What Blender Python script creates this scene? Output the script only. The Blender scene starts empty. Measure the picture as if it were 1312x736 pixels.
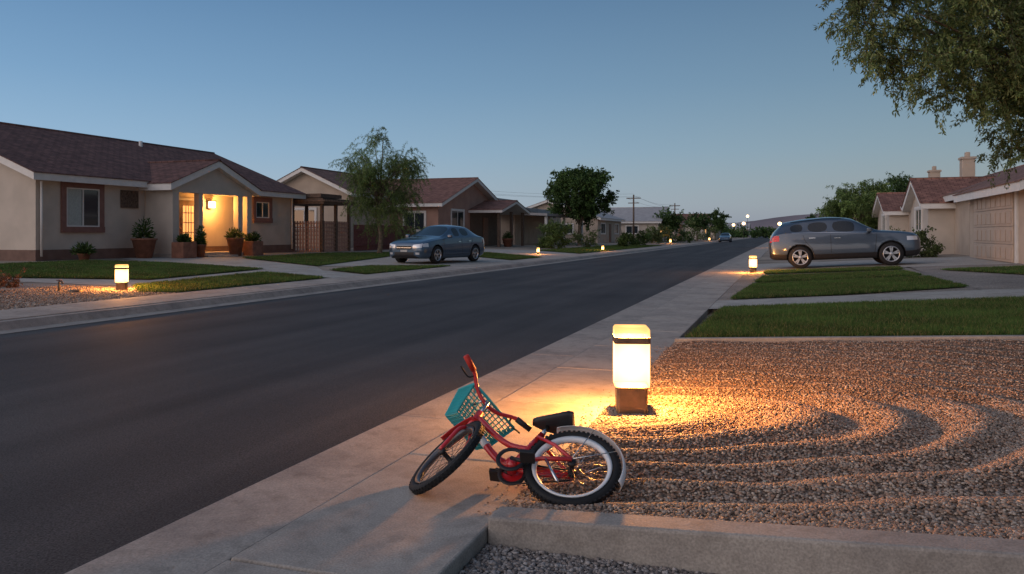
import bpy, bmesh, math, random
import numpy as np
from mathutils import Vector, Matrix, Quaternion
from mathutils.bvhtree import BVHTree
random.seed(7); rng=np.random.default_rng(7)
scene=bpy.context.scene
COL=bpy.context.collection
TH=math.atan(349/1020); CT=math.cos(TH); ST=math.sin(TH)

# ---------------------------------------------------------------- materials
def newmat(name):
    m=bpy.data.materials.new(name); m.use_nodes=True
    nt=m.node_tree; b=nt.nodes['Principled BSDF']
    return m,nt,b
def mat(name,col,rough=0.8,metal=0.0,var=0.15,scale=5.0,bump=0.0,bscale=60.0,col2=None,spec=0.3,detail=6,coat=0,bdist=0.01):
    m,nt,b=newmat(name)
    b.inputs['Roughness'].default_value=rough; b.inputs['Metallic'].default_value=metal
    b.inputs['Specular IOR Level'].default_value=spec
    if coat: b.inputs['Coat Weight'].default_value=coat; b.inputs['Coat Roughness'].default_value=0.05
    tc=nt.nodes.new('ShaderNodeTexCoord')
    if var>0 or col2:
        n=nt.nodes.new('ShaderNodeTexNoise'); n.inputs['Scale'].default_value=scale; n.inputs['Detail'].default_value=detail
        nt.links.new(tc.outputs['Object'],n.inputs['Vector'])
        r=nt.nodes.new('ShaderNodeValToRGB')
        c1=[x*(1-var) for x in col]; c2=col2 if col2 else [min(1,x*(1+var)) for x in col]
        r.color_ramp.elements[0].position=0.35; r.color_ramp.elements[1].position=0.65
        r.color_ramp.elements[0].color=(*c1,1); r.color_ramp.elements[1].color=(*c2,1)
        nt.links.new(n.outputs['Fac'],r.inputs['Fac']); nt.links.new(r.outputs['Color'],b.inputs['Base Color'])
    else: b.inputs['Base Color'].default_value=(*col,1)
    if bump>0:
        n2=nt.nodes.new('ShaderNodeTexNoise'); n2.inputs['Scale'].default_value=bscale; n2.inputs['Detail'].default_value=5
        nt.links.new(tc.outputs['Object'],n2.inputs['Vector'])
        bp=nt.nodes.new('ShaderNodeBump'); bp.inputs['Strength'].default_value=bump; bp.inputs['Distance'].default_value=bdist
        nt.links.new(n2.outputs['Fac'],bp.inputs['Height']); nt.links.new(bp.outputs['Normal'],b.inputs['Normal'])
    return m
def emis(name,col,st):
    m,nt,b=newmat(name)
    b.inputs['Base Color'].default_value=(*col,1)
    b.inputs['Emission Color'].default_value=(*col,1); b.inputs['Emission Strength'].default_value=st
    return m

def m_asphalt():
    m,nt,b=newmat('asphalt')
    tc=nt.nodes.new('ShaderNodeTexCoord')
    mp=nt.nodes.new('ShaderNodeMapping'); mp.inputs['Scale'].default_value=(1.6,0.07,1)
    n1=nt.nodes.new('ShaderNodeTexNoise'); n1.inputs['Scale'].default_value=1.0; n1.inputs['Detail'].default_value=8
    n2=nt.nodes.new('ShaderNodeTexNoise'); n2.inputs['Scale'].default_value=110; n2.inputs['Detail'].default_value=4
    n3=nt.nodes.new('ShaderNodeTexNoise'); n3.inputs['Scale'].default_value=0.45; n3.inputs['Detail'].default_value=6
    L=nt.links.new
    L(tc.outputs['Object'],mp.inputs['Vector']); L(mp.outputs[0],n1.inputs['Vector'])
    L(tc.outputs['Object'],n2.inputs['Vector']); L(tc.outputs['Object'],n3.inputs['Vector'])
    r=nt.nodes.new('ShaderNodeValToRGB'); r.color_ramp.elements[0].position=0.36; r.color_ramp.elements[1].position=0.64
    r.color_ramp.elements[0].color=(0.027,0.027,0.029,1); r.color_ramp.elements[1].color=(0.062,0.060,0.061,1)
    a=nt.nodes.new('ShaderNodeMath'); a.operation='MULTIPLY_ADD'; a.inputs[1].default_value=0.6
    L(n1.outputs['Fac'],a.inputs[0])
    a2=nt.nodes.new('ShaderNodeMath'); a2.operation='MULTIPLY'; a2.inputs[1].default_value=0.4
    L(n3.outputs['Fac'],a2.inputs[0]); L(a2.outputs[0],a.inputs[2]); L(a.outputs[0],r.inputs['Fac'])
    r2=nt.nodes.new('ShaderNodeValToRGB'); r2.color_ramp.elements[0].position=0.3; r2.color_ramp.elements[1].position=0.75
    r2.color_ramp.elements[0].color=(0.4,0.4,0.4,1); r2.color_ramp.elements[1].color=(2.0,1.95,1.9,1)
    L(n2.outputs['Fac'],r2.inputs['Fac'])
    mx=nt.nodes.new('ShaderNodeMixRGB'); mx.blend_type='MULTIPLY'; mx.inputs[0].default_value=1
    L(r.outputs[0],mx.inputs[1]); L(r2.outputs[0],mx.inputs[2]); L(mx.outputs[0],b.inputs['Base Color'])
    b.inputs['Roughness'].default_value=0.8; b.inputs['Specular IOR Level'].default_value=0.22
    bp=nt.nodes.new('ShaderNodeBump'); bp.inputs['Strength'].default_value=0.8; bp.inputs['Distance'].default_value=0.007
    L(n2.outputs['Fac'],bp.inputs['Height']); L(bp.outputs[0],b.inputs['Normal'])
    return m
def m_concrete(name='concrete',base=(0.36,0.32,0.28),dark=(0.2,0.18,0.16)):
    m,nt,b=newmat(name); L=nt.links.new
    tc=nt.nodes.new('ShaderNodeTexCoord')
    n1=nt.nodes.new('ShaderNodeTexNoise'); n1.inputs['Scale'].default_value=1.5; n1.inputs['Detail'].default_value=10; n1.inputs['Roughness'].default_value=0.7
    n2=nt.nodes.new('ShaderNodeTexNoise'); n2.inputs['Scale'].default_value=110; n2.inputs['Detail'].default_value=4
    n4=nt.nodes.new('ShaderNodeTexNoise'); n4.inputs['Scale'].default_value=9; n4.inputs['Detail'].default_value=6
    L(tc.outputs['Object'],n1.inputs['Vector']); L(tc.outputs['Object'],n2.inputs['Vector']); L(tc.outputs['Object'],n4.inputs['Vector'])
    r=nt.nodes.new('ShaderNodeValToRGB'); r.color_ramp.elements[0].position=0.33; r.color_ramp.elements[1].position=0.57
    r.color_ramp.elements[0].color=(*dark,1); r.color_ramp.elements[1].color=(*base,1)
    L(n1.outputs['Fac'],r.inputs['Fac'])
    r2=nt.nodes.new('ShaderNodeValToRGB'); r2.color_ramp.elements[0].position=0.3; r2.color_ramp.elements[1].position=0.7
    r2.color_ramp.elements[0].color=(0.75,0.75,0.75,1); r2.color_ramp.elements[1].color=(1.15,1.15,1.15,1)
    L(n2.outputs['Fac'],r2.inputs['Fac'])
    r4=nt.nodes.new('ShaderNodeValToRGB'); r4.color_ramp.elements[0].position=0.3; r4.color_ramp.elements[1].position=0.5
    r4.color_ramp.elements[0].color=(0.8,0.79,0.78,1); r4.color_ramp.elements[1].color=(1,1,1,1); L(n4.outputs['Fac'],r4.inputs['Fac'])
    mx=nt.nodes.new('ShaderNodeMixRGB'); mx.blend_type='MULTIPLY'; mx.inputs[0].default_value=1
    mx2=nt.nodes.new('ShaderNodeMixRGB'); mx2.blend_type='MULTIPLY'; mx2.inputs[0].default_value=1
    L(r.outputs[0],mx.inputs[1]); L(r2.outputs[0],mx.inputs[2]); L(mx.outputs[0],mx2.inputs[1]); L(r4.outputs[0],mx2.inputs[2]); L(mx2.outputs[0],b.inputs['Base Color'])
    b.inputs['Roughness'].default_value=0.8; b.inputs['Specular IOR Level'].default_value=0.25
    bp=nt.nodes.new('ShaderNodeBump'); bp.inputs['Strength'].default_value=0.5; bp.inputs['Distance'].default_value=0.004
    L(n2.outputs['Fac'],bp.inputs['Height']); L(bp.outputs[0],b.inputs['Normal'])
    return m
def m_gravel(name,c1,c2,c3,scale=55):
    m,nt,b=newmat(name); L=nt.links.new
    tc=nt.nodes.new('ShaderNodeTexCoord')
    v=nt.nodes.new('ShaderNodeTexVoronoi'); v.inputs['Scale'].default_value=scale
    L(tc.outputs['Object'],v.inputs['Vector'])
    sp=nt.nodes.new('ShaderNodeSeparateColor'); L(v.outputs['Color'],sp.inputs[0])
    r=nt.nodes.new('ShaderNodeValToRGB'); r.color_ramp.elements[0].color=(*c1,1); r.color_ramp.elements[1].color=(*c3,1)
    e=r.color_ramp.elements.new(0.5); e.color=(*c2,1)
    L(sp.outputs[0],r.inputs['Fac'])
    n1=nt.nodes.new('ShaderNodeTexNoise'); n1.inputs['Scale'].default_value=0.8; n1.inputs['Detail'].default_value=6
    L(tc.outputs['Object'],n1.inputs['Vector'])
    r2=nt.nodes.new('ShaderNodeValToRGB'); r2.color_ramp.elements[0].position=0.3; r2.color_ramp.elements[1].position=0.7
    r2.color_ramp.elements[0].color=(0.75,0.75,0.75,1); r2.color_ramp.elements[1].color=(1.15,1.15,1.15,1); L(n1.outputs['Fac'],r2.inputs['Fac'])
    mx=nt.nodes.new('ShaderNodeMixRGB'); mx.blend_type='MULTIPLY'; mx.inputs[0].default_value=1
    L(r.outputs[0],mx.inputs[1]); L(r2.outputs[0],mx.inputs[2]); L(mx.outputs[0],b.inputs['Base Color'])
    b.inputs['Roughness'].default_value=0.85; b.inputs['Specular IOR Level'].default_value=0.2
    bp=nt.nodes.new('ShaderNodeBump'); bp.inputs['Strength'].default_value=0.8; bp.inputs['Distance'].default_value=0.012; bp.invert=True
    L(v.outputs['Distance'],bp.inputs['Height']); L(bp.outputs[0],b.inputs['Normal'])
    return m
def m_attr(name,rough=0.8,spec=0.25,trans=0.0):
    m,nt,b=newmat(name)
    a=nt.nodes.new('ShaderNodeAttribute'); a.attribute_name='Col'
    nt.links.new(a.outputs['Color'],b.inputs['Base Color'])
    b.inputs['Roughness'].default_value=rough; b.inputs['Specular IOR Level'].default_value=spec
    if trans>0:
        t=nt.nodes.new('ShaderNodeBsdfTranslucent'); nt.links.new(a.outputs['Color'],t.inputs['Color'])
        mx=nt.nodes.new('ShaderNodeMixShader'); mx.inputs[0].default_value=trans
        nt.links.new(b.outputs[0],mx.inputs[1]); nt.links.new(t.outputs[0],mx.inputs[2])
        nt.links.new(mx.outputs[0],nt.nodes['Material Output'].inputs['Surface'])
    return m
def m_shingle(name,c1,c2,axis='Y',sc=1.0):
    m,nt,b=newmat(name); L=nt.links.new
    tc=nt.nodes.new('ShaderNodeTexCoord')
    sx=nt.nodes.new('ShaderNodeSeparateXYZ'); cx=nt.nodes.new('ShaderNodeCombineXYZ')
    L(tc.outputs['Object'],sx.inputs[0])
    if axis=='Y': L(sx.outputs[1],cx.inputs[0]); L(sx.outputs[0],cx.inputs[1])
    else: L(sx.outputs[0],cx.inputs[0]); L(sx.outputs[1],cx.inputs[1])
    br=nt.nodes.new('ShaderNodeTexBrick'); L(cx.outputs[0],br.inputs['Vector'])
    br.inputs['Scale'].default_value=1.0*sc; br.inputs['Brick Width'].default_value=0.32; br.inputs['Row Height'].default_value=0.16
    br.inputs['Mortar Size'].default_value=0.014; br.inputs['Color1'].default_value=(*c1,1); br.inputs['Color2'].default_value=(*c2,1)
    br.inputs['Mortar'].default_value=(*[x*0.35 for x in c1],1)
    n1=nt.nodes.new('ShaderNodeTexNoise'); n1.inputs['Scale'].default_value=3; n1.inputs['Detail'].default_value=8
    L(tc.outputs['Object'],n1.inputs['Vector'])
    r2=nt.nodes.new('ShaderNodeValToRGB'); r2.color_ramp.elements[0].position=0.3; r2.color_ramp.elements[1].position=0.7
    r2.color_ramp.elements[0].color=(0.65,0.65,0.65,1); r2.color_ramp.elements[1].color=(1.3,1.3,1.3,1); L(n1.outputs['Fac'],r2.inputs['Fac'])
    mx=nt.nodes.new('ShaderNodeMixRGB'); mx.blend_type='MULTIPLY'; mx.inputs[0].default_value=1
    L(br.outputs[0],mx.inputs[1]); L(r2.outputs[0],mx.inputs[2]); L(mx.outputs[0],b.inputs['Base Color'])
    b.inputs['Roughness'].default_value=0.85; b.inputs['Specular IOR Level'].default_value=0.2
    bp=nt.nodes.new('ShaderNodeBump'); bp.inputs['Strength'].default_value=0.6; bp.inputs['Distance'].default_value=0.02; bp.invert=True
    L(br.outputs['Fac'],bp.inputs['Height']); L(bp.outputs[0],b.inputs['Normal'])
    return m

M={}
M['asphalt']=m_asphalt(); M['conc']=m_concrete('pavement_concrete',(0.38,0.335,0.29),(0.25,0.22,0.195)); M['conc2']=m_concrete('kerb_concrete',(0.35,0.31,0.27),(0.23,0.205,0.185))
M['path']=m_concrete('path_concrete',(0.40,0.37,0.33),(0.28,0.26,0.235))
M['gravel']=m_gravel('gravel_bed',(0.08,0.058,0.045),(0.16,0.115,0.09),(0.27,0.2,0.155),80)
M['gravel_g']=m_gravel('gravel_grey',(0.10,0.09,0.085),(0.2,0.18,0.17),(0.3,0.27,0.25))
M['gravel_t']=m_gravel('gravel_tan',(0.18,0.15,0.125),(0.25,0.21,0.18),(0.34,0.3,0.26),40)
M['peb']=m_attr('pebbles',0.75,0.3)
M['grass']=mat('lawn_soil',(0.045,0.09,0.022),0.9,0,0.4,9,0.6,90,spec=0.1,bdist=0.03)
M['blade']=m_attr('grass_blades',0.7,0.15,0.25)
M['leaf']=m_attr('leaves',0.6,0.25,0.35)
M['bark']=mat('bark',(0.14,0.105,0.075),0.9,0,0.4,8,0.8,30,bdist=0.02)
M['dirt']=mat('ground_dirt',(0.24,0.2,0.16),0.95,0,0.3,0.5,0.4,30)
M['stucco']=mat('stucco_cream',(0.47,0.41,0.35),0.9,0,0.07,1.5,0.3,80,bdist=0.008)
M['stucco2']=mat('stucco_salmon',(0.33,0.20,0.155),0.9,0,0.08,1.5,0.3,80,bdist=0.008)
M['stucco3']=mat('stucco_tan',(0.42,0.34,0.27),0.9,0,0.08,1.5,0.3,80,bdist=0.008)
M['found']=mat('foundation',(0.16,0.10,0.08),0.9,0,0.15,3,0.3,50)
M['trim']=mat('white_trim',(0.62,0.6,0.57),0.6,0,0.05,4)
M['brown']=mat('brown_trim',(0.2,0.10,0.08),0.7,0,0.1,5)
M['wood']=mat('dark_wood',(0.11,0.075,0.055),0.75,0,0.3,12,0.3,40)
M['door']=mat('door_wood',(0.16,0.065,0.035),0.5,0,0.25,9)
M['redfence']=mat('red_fence',(0.13,0.05,0.045),0.8,0,0.2,7)
M['roof1']=m_shingle('shingle_brown',(0.165,0.085,0.07),(0.115,0.06,0.052),'Y')
M['roof1x']=m_shingle('shingle_brown_x',(0.165,0.085,0.07),(0.115,0.06,0.052),'X')
M['roof2']=m_shingle('tile_terracotta',(0.25,0.125,0.095),(0.19,0.095,0.075),'X')
M['roof2y']=m_shingle('tile_terracotta_y',(0.24,0.135,0.105),(0.18,0.10,0.08),'Y')
M['roofg']=mat('roof_grey',(0.32,0.31,0.31),0.8,0,0.1,2)
M['glass']=mat('window_glass',(0.02,0.028,0.035),0.06,0,0,spec=0.8)
M['glass_lit']=emis('window_lit',(1.0,0.5,0.16),0.9)
M['curtain']=mat('curtain',(0.35,0.38,0.36),0.9,0,0.1,20)
M['garage']=mat('garage_door_paint',(0.42,0.33,0.26),0.6,0,0.05,3)
M['terracotta']=mat('terracotta_pot',(0.22,0.1,0.065),0.8,0,0.2,6)
M['bronze']=mat('bollard_bronze',(0.10,0.075,0.055),0.5,0.3,0.2,14,0.2,40)
M['black']=mat('black_rubber',(0.012,0.012,0.013),0.7,0,0.2,30)
M['blackpl']=mat('black_plastic',(0.02,0.02,0.022),0.45,0,0.1,10)
M['chrome']=mat('chrome',(0.6,0.6,0.6),0.18,1.0,0)
M['alloy']=mat('alloy',(0.45,0.46,0.48),0.3,0.9,0)
M['red']=mat('red_paint',(0.52,0.018,0.022),0.28,0,0.05,6,spec=0.5,coat=0.6)
M['teal']=mat('teal_plastic',(0.025,0.30,0.33),0.45,0,0.08,10)
M['white']=mat('white_paint',(0.66,0.67,0.68),0.35,0,0.03,10)
M['rimgrey']=mat('rim_dark',(0.10,0.10,0.105),0.35,0.6,0.05,10)
M['plate']=mat('number_plate_paint',(0.35,0.35,0.34),0.5,0,0.1,10)
M['grip']=mat('red_grip',(0.45,0.03,0.02),0.6,0,0.05,6)
M['suv']=mat('car_paint_slate',(0.065,0.088,0.12),0.3,0.6,0,coat=1)
M['sedan']=mat('car_paint_blue_grey',(0.05,0.09,0.145),0.3,0.5,0,coat=1)
M['carglass']=mat('car_glass',(0.012,0.015,0.018),0.05,0,0,spec=0.6)
M['lamp_r']=mat('tail_lamp',(0.35,0.01,0.01),0.15,0,0,coat=1)
M['lamp_w']=mat('head_lamp',(0.55,0.57,0.6),0.1,0.3,0,coat=1)
M['hill']=mat('hill_dust',(0.22,0.18,0.19),1,0,0.2,0.01)

# ---------------------------------------------------------------- helpers
def root(name,loc=(0,0,0)):
    e=bpy.data.objects.new(name,None); COL.objects.link(e); e.location=loc; e.empty_display_size=0.2
    return e
def link(o,parent,world=True):
    COL.objects.link(o)
    if parent:
        o.parent=parent
        if world: o.location=(-parent.location[0],-parent.location[1],-parent.location[2])
    return o
def add(name,verts,faces,mats,parent=None,smooth=False,world=True,midx=None,bevel=0):
    me=bpy.data.meshes.new(name); me.from_pydata([tuple(v) for v in verts],[],faces)
    if not isinstance(mats,(list,tuple)): mats=[mats]
    for m in mats: me.materials.append(m)
    if midx: 
        for p,i in zip(me.polygons,midx): p.material_index=i
    if smooth:
        for p in me.polygons: p.use_smooth=True
    o=bpy.data.objects.new(name,me); link(o,parent,world)
    if bevel:
        b=o.modifiers.new('b','BEVEL'); b.width=bevel; b.segments=2; b.limit_method='ANGLE'
    return o
BF=[(0,3,2,1),(4,5,6,7),(0,1,5,4),(1,2,6,5),(2,3,7,6),(3,0,4,7)]
def box(name,x0,x1,y0,y1,z0,z1,m,parent=None,bevel=0,world=True):
    v=[(x0,y0,z0),(x1,y0,z0),(x1,y1,z0),(x0,y1,z0),(x0,y0,z1),(x1,y0,z1),(x1,y1,z1),(x0,y1,z1)]
    return add(name,v,BF,m,parent,bevel=bevel,world=world)
def boxes(name,lst,m,parent=None,world=True,bevel=0):
    V=[];F=[]
    for (x0,x1,y0,y1,z0,z1) in lst:
        k=len(V); V+=[(x0,y0,z0),(x1,y0,z0),(x1,y1,z0),(x0,y1,z0),(x0,y0,z1),(x1,y0,z1),(x1,y1,z1),(x0,y1,z1)]
        F+=[tuple(i+k for i in f) for f in BF]
    return add(name,V,F,m,parent,world=world,bevel=bevel)
def tube_geo(pts,rad,n=10,cap=True):
    pts=[Vector(p) for p in pts]
    if not hasattr(rad,'__len__'): rad=[rad]*len(pts)
    V=[];F=[]
    up=Vector((0.13,0.27,0.95)).normalized()
    prev=None
    for i,p in enumerate(pts):
        if i==0: t=pts[1]-pts[0]
        elif i==len(pts)-1: t=pts[-1]-pts[-2]
        else: t=pts[i+1]-pts[i-1]
        t.normalize()
        if prev is None:
            a=t.cross(up)
            if a.length<0.05: a=t.cross(Vector((1,0,0)))
        else:
            a=prev-t*prev.dot(t)
        a.normalize(); prev=a; b=t.cross(a)
        for k in range(n):
            an=2*math.pi*k/n
            V.append(p+(a*math.cos(an)+b*math.sin(an))*rad[i])
    for i in range(len(pts)-1):
        for k in range(n):
            F.append((i*n+k,i*n+(k+1)%n,(i+1)*n+(k+1)%n,(i+1)*n+k))
    if cap:
        F.append(tuple(range(n-1,-1,-1))); F.append(tuple((len(pts)-1)*n+k for k in range(n)))
    return V,F
def tube(name,pts,rad,m,parent=None,n=10,world=True):
    V,F=tube_geo(pts,rad,n); return add(name,V,F,m,parent,smooth=True,world=world)
def tubes(name,lst,m,parent=None,n=8,world=True):
    V=[];F=[]
    for pts,r in lst:
        v,f=tube_geo(pts,r,n); k=len(V); V+=v; F+=[tuple(i+k for i in q) for q in f]
    return add(name,V,F,m,parent,smooth=True,world=world)
def smoothpath(pts,n=6):
    pts=[Vector(p) for p in pts]; out=[]
    P=[pts[0]]+pts+[pts[-1]]
    for i in range(1,len(P)-2):
        for k in range(n):
            t=k/n; p0,p1,p2,p3=P[i-1],P[i],P[i+1],P[i+2]
            out.append(0.5*((2*p1)+(p2-p0)*t+(2*p0-5*p1+4*p2-p3)*t*t+(3*p1-p0-3*p2+p3)*t**3))
    out.append(pts[-1]); return out
def np_mesh(name,V,F,m,parent=None,cols=None,smooth=False,world=True):
    V=np.asarray(V,dtype=np.float32); F=np.asarray(F,dtype=np.int32); k=F.shape[1]
    me=bpy.data.meshes.new(name); me.vertices.add(len(V)); me.vertices.foreach_set('co',V.ravel())
    me.loops.add(F.size); me.loops.foreach_set('vertex_index',F.ravel())
    me.polygons.add(len(F)); me.polygons.foreach_set('loop_start',np.arange(0,F.size,k,dtype=np.int32))
    me.polygons.foreach_set('loop_total',np.full(len(F),k,dtype=np.int32))
    if smooth: me.polygons.foreach_set('use_smooth',np.ones(len(F),dtype=bool))
    me.materials.append(m)
    if cols is not None:
        a=me.color_attributes.new('Col','FLOAT_COLOR','POINT')
        c=np.ones((len(V),4),dtype=np.float32); c[:,:3]=cols; a.data.foreach_set('color',c.ravel())
    me.update(calc_edges=True); me.validate()
    o=bpy.data.objects.new(name,me); link(o,parent,world); return o
def lathe(name,prof,m,parent,axis='Z',center=(0,0,0),n=32,world=True,midx=None,smooth=True):
    V=[];F=[];MI=[]
    for (r,h) in prof:
        for k in range(n):
            a=2*math.pi*k/n
            if axis=='Z': V.append((center[0]+r*math.cos(a),center[1]+r*math.sin(a),center[2]+h))
            else: V.append((center[0]+r*math.cos(a),center[1]+h,center[2]+r*math.sin(a)))
    for i in range(len(prof)-1):
        for k in range(n):
            F.append((i*n+k,i*n+(k+1)%n,(i+1)*n+(k+1)%n,(i+1)*n+k))
    return add(name,V,F,m,parent,smooth=smooth,world=world)

# ---------------------------------------------------------------- terrain
def zg(X):
    if X<-9.7: return min(0.1+0.0208*(-X-10),0.36)
    if X>-1.2: return min(0.05*(X+1.2),0.5)
    return 0
def zl(X): return 0.1+0.0208*(-X-10)
def zr(X): return 0.05*(X+1.2)
def patch(name,poly,m,off,side,parent=None,thick=0):
    zf=zl if side=='L' else zr
    return add(name,[(x,y,zf(x)+off) for x,y in poly],[tuple(range(len(poly)))],m,parent)

YW0,YW1=3.17,3.33
LOWZ=-.075
xs=[-1500,-300,-60,-22.5,-16,-9.72,-9.7,-9.68,-2.0,-1.3,-1.22,-1.2,2,5,8.8,60,300,1500]
ys=[-60,0,3.22,3.26,9,30,100,400,2500]
def gz(x,y):
    if x<=-9.72: z=zg(x)-0.006
    elif x<-1.21: z=-0.12
    else:
        z=zg(x)-0.012
        if y<3.25: z=-0.16
        elif y<9.2 and x<9: z-=0.1
    return z
V=[(x,y,gz(x,y)) for y in ys for x in xs]; nx=len(xs)
F=[(j*nx+i,j*nx+i+1,(j+1)*nx+i+1,(j+1)*nx+i) for j in range(len(ys)-1) for i in range(nx-1)]
add('ground',V,F,M['dirt'])
add('road',[(-9.35,-20,-0.02),(-2.54,-20,-0.02),(-2.54,1200,-0.02),(-9.35,1200,-0.02)],[(0,1,2,3)],M['asphalt'])
k=root('kerb_gutter',(-2.3,0,0)); L=[];y=-10.0
while y<260:
    ln=3.0 if y<60 else 20
    L.append((-2.54,-2.042,y+0.004,y+ln-0.004,-0.1,-0.014)); y+=ln
boxes('gutter_slabs',L,M['conc2'],k,bevel=0.006)
k=root('pavement',(-1.6,0,0)); L=[];y=-9.85
while y<260:
    ln=1.55 if y<60 else 20
    L.append((-2.026,-1.2,y+0.007,y+ln-0.007,-0.14,0.0)); y+=ln
boxes('slabs',L,M['conc'],k,bevel=0.01)
k=root('kerb_gutter',(-9.5,0,0))
add('gutter_strip',[(-9.35,-20,-0.015),(-9.62,-20,-0.005),(-9.72,-20,0.095),(-9.85,-20,0.1),(-9.35,400,-0.015),(-9.62,400,-0.005),(-9.72,400,0.095),(-9.85,400,0.1)],
    [(0,1,5,4),(1,2,6,5),(2,3,7,6)],M['conc2'],k)
k=root('pavement',(-10.3,0,0)); y=-9.35
V=[];F=[]
while y<260:
    ln=1.55 if y<60 else 20
    a=len(V)
    for (x,yy) in [(-9.86,y+.01),(-9.86,y+ln-.01),(-10.9,y+ln-.01),(-10.9,y+.01)]:
        V.append((x,yy,zl(x)+0.012))
    for (x,yy) in [(-9.86,y+.01),(-9.86,y+ln-.01),(-10.9,y+ln-.01),(-10.9,y+.01)]:
        V.append((x,yy,zl(x)-0.05))
    F+=[(a,a+1,a+2,a+3),(a,a+4,a+5,a+1),(a+1,a+5,a+6,a+2),(a+2,a+6,a+7,a+3),(a+3,a+7,a+4,a)]; y+=ln
add('slabs',V,F,M['conc'],k)

# ---- gravel yard (raked) ----
BX,BY=-1.005,5.49
def ripple(x,y):
    r=np.sqrt(((x+1.0)*.9)**2+((y-5.35)*1.2)**2)
    wob=0.15*np.sin(x*1.5+0.6*y)+0.08*np.sin(2.1*y-x)+.025*np.sin(5*x+3*y)
    w=np.sin((r+wob)*2*math.pi/0.40)
    edge=np.clip((x+1.2)/0.25,0,1)*np.clip((y-3.45)/0.25,0,1)*np.clip((9.25-y)/0.2,0,1)*np.clip((r-.25)/.3,0,1)
    am=0.032*(0.8+0.3*np.sin(x*2.1+1)*np.sin(y*1.3))
    return w*am*edge
def hy(x,y):
    return 0.05*(x+1.2)+0.008+ripple(x,y)+0.008*np.sin(x*5.1+y*2)*np.sin(y*4.3)
gx=np.arange(-1.2,7.0,0.03); gy=np.arange(3.31,9.27,0.03)
X,Y=np.meshgrid(gx,gy); Z=hy(X,Y)-0.004
V=np.stack([X,Y,Z],-1).reshape(-1,3); nx=len(gx); ny=len(gy)
ii,jj=np.meshgrid(np.arange(nx-1),np.arange(ny-1)); a=(jj*nx+ii).ravel()
F=np.stack([a,a+1,a+nx+1,a+nx],-1)
yard=root('gravel_yard',(2,6,0.1))
np_mesh('bed',V,F,M['gravel'],yard,smooth=True)
t=(1+5**.5)/2
ico=np.array([(-1,t,0),(1,t,0),(-1,-t,0),(1,-t,0),(0,-1,t),(0,1,t),(0,-1,-t),(0,1,-t),(t,0,-1),(t,0,1),(-t,0,-1),(-t,0,1)])/math.sqrt(1+t*t)
icoF=np.array([(0,11,5),(0,5,1),(0,1,7),(0,7,10),(0,10,11),(1,5,9),(5,11,4),(11,10,2),(10,7,6),(7,1,8),(3,9,4),(3,4,2),(3,2,6),(3,6,8),(3,8,9),(4,9,5),(2,4,11),(6,2,10),(8,6,7),(9,8,1)])
octv=np.array([(1,0,0),(-1,0,0),(0,1,0),(0,-1,0),(0,0,1),(0,0,-1)],float)
octF=np.array([(4,0,2),(4,2,1),(4,1,3),(4,3,0),(5,2,0),(5,1,2),(5,3,1),(5,0,3)])
PAL=np.array([(0.27,0.19,0.14),(0.19,0.125,0.09),(0.34,0.26,0.20),(0.12,0.09,0.07),(0.23,0.19,0.165),(0.31,0.19,0.13),(0.40,0.33,0.27)])
def pebbles(name,x,y,z,r,parent,pal=PAL,base=ico,bf=icoF,smooth=True):
    n=len(x); nv=len(base)
    sc=np.stack([r*rng.uniform(.8,1.35,n),r*rng.uniform(.7,1.1,n),r*rng.uniform(.45,.75,n)],-1)
    P=base[None]*(1+rng.uniform(-.2,.2,(n,nv,1)))
    P=P*sc[:,None,:]
    a=rng.uniform(0,6.28,n); tl=rng.uniform(-.4,.4,n)
    ct,st=np.cos(tl)[:,None],np.sin(tl)[:,None]
    yy=P[...,1]*ct-P[...,2]*st; zz=P[...,1]*st+P[...,2]*ct; xx=P[...,0]
    ca,sa=np.cos(a)[:,None],np.sin(a)[:,None]
    Q=np.stack([xx*ca-yy*sa,xx*sa+yy*ca,zz],-1)+np.stack([x,y,z],-1)[:,None,:]
    F=(bf[None]+np.arange(n)[:,None,None]*nv).reshape(-1,3)
    c=pal[rng.integers(0,len(pal),n)]*rng.uniform(.75,1.2,(n,1))
    return np_mesh(name,Q.reshape(-1,3),F,M['peb'],parent,cols=np.repeat(c,nv,0),smooth=smooth)
n=80000; x=rng.uniform(-1.19,2.6,n); y=3.34+rng.random(n)**1.2*2.7
pebbles('pebbles_near',x,y,hy(x,y)+0.001,rng.uniform(.0045,.0115,n),yard)
n=80000; x=rng.uniform(-1.19,5.0,n); y=rng.uniform(5.7,9.25,n)
pebbles('pebbles_far',x,y,hy(x,y)+0.001,rng.uniform(.005,.013,n),yard,base=octv,bf=octF,smooth=False)
n=300; x=-1.2-np.abs(rng.normal(0,.08,n)); y=rng.uniform(3.3,9,n)
pebbles('pebbles_stray',x,y,np.full(n,.005),rng.uniform(.004,.008,n),yard)
low=root('gravel_bed',(0,3,LOWZ))
add('bed',[(-1.195,0,LOWZ-.005),(6,0,LOWZ-.005),(6,3.2,LOWZ-.005),(-1.195,3.2,LOWZ-.005)],[(0,1,2,3)],M['gravel_g'],low)
n=30000; x=rng.uniform(-1.19,1.6,n); y=rng.uniform(2.2,3.165,n)
PALG=np.array([(0.2,0.17,0.155),(0.28,0.25,0.23),(0.13,0.115,0.11),(0.36,0.33,0.31)])*.85
pebbles('pebbles',x,y,np.full(n,LOWZ)+rng.uniform(0,.01,n),rng.uniform(.006,.013,n),low,pal=PALG)
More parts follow.
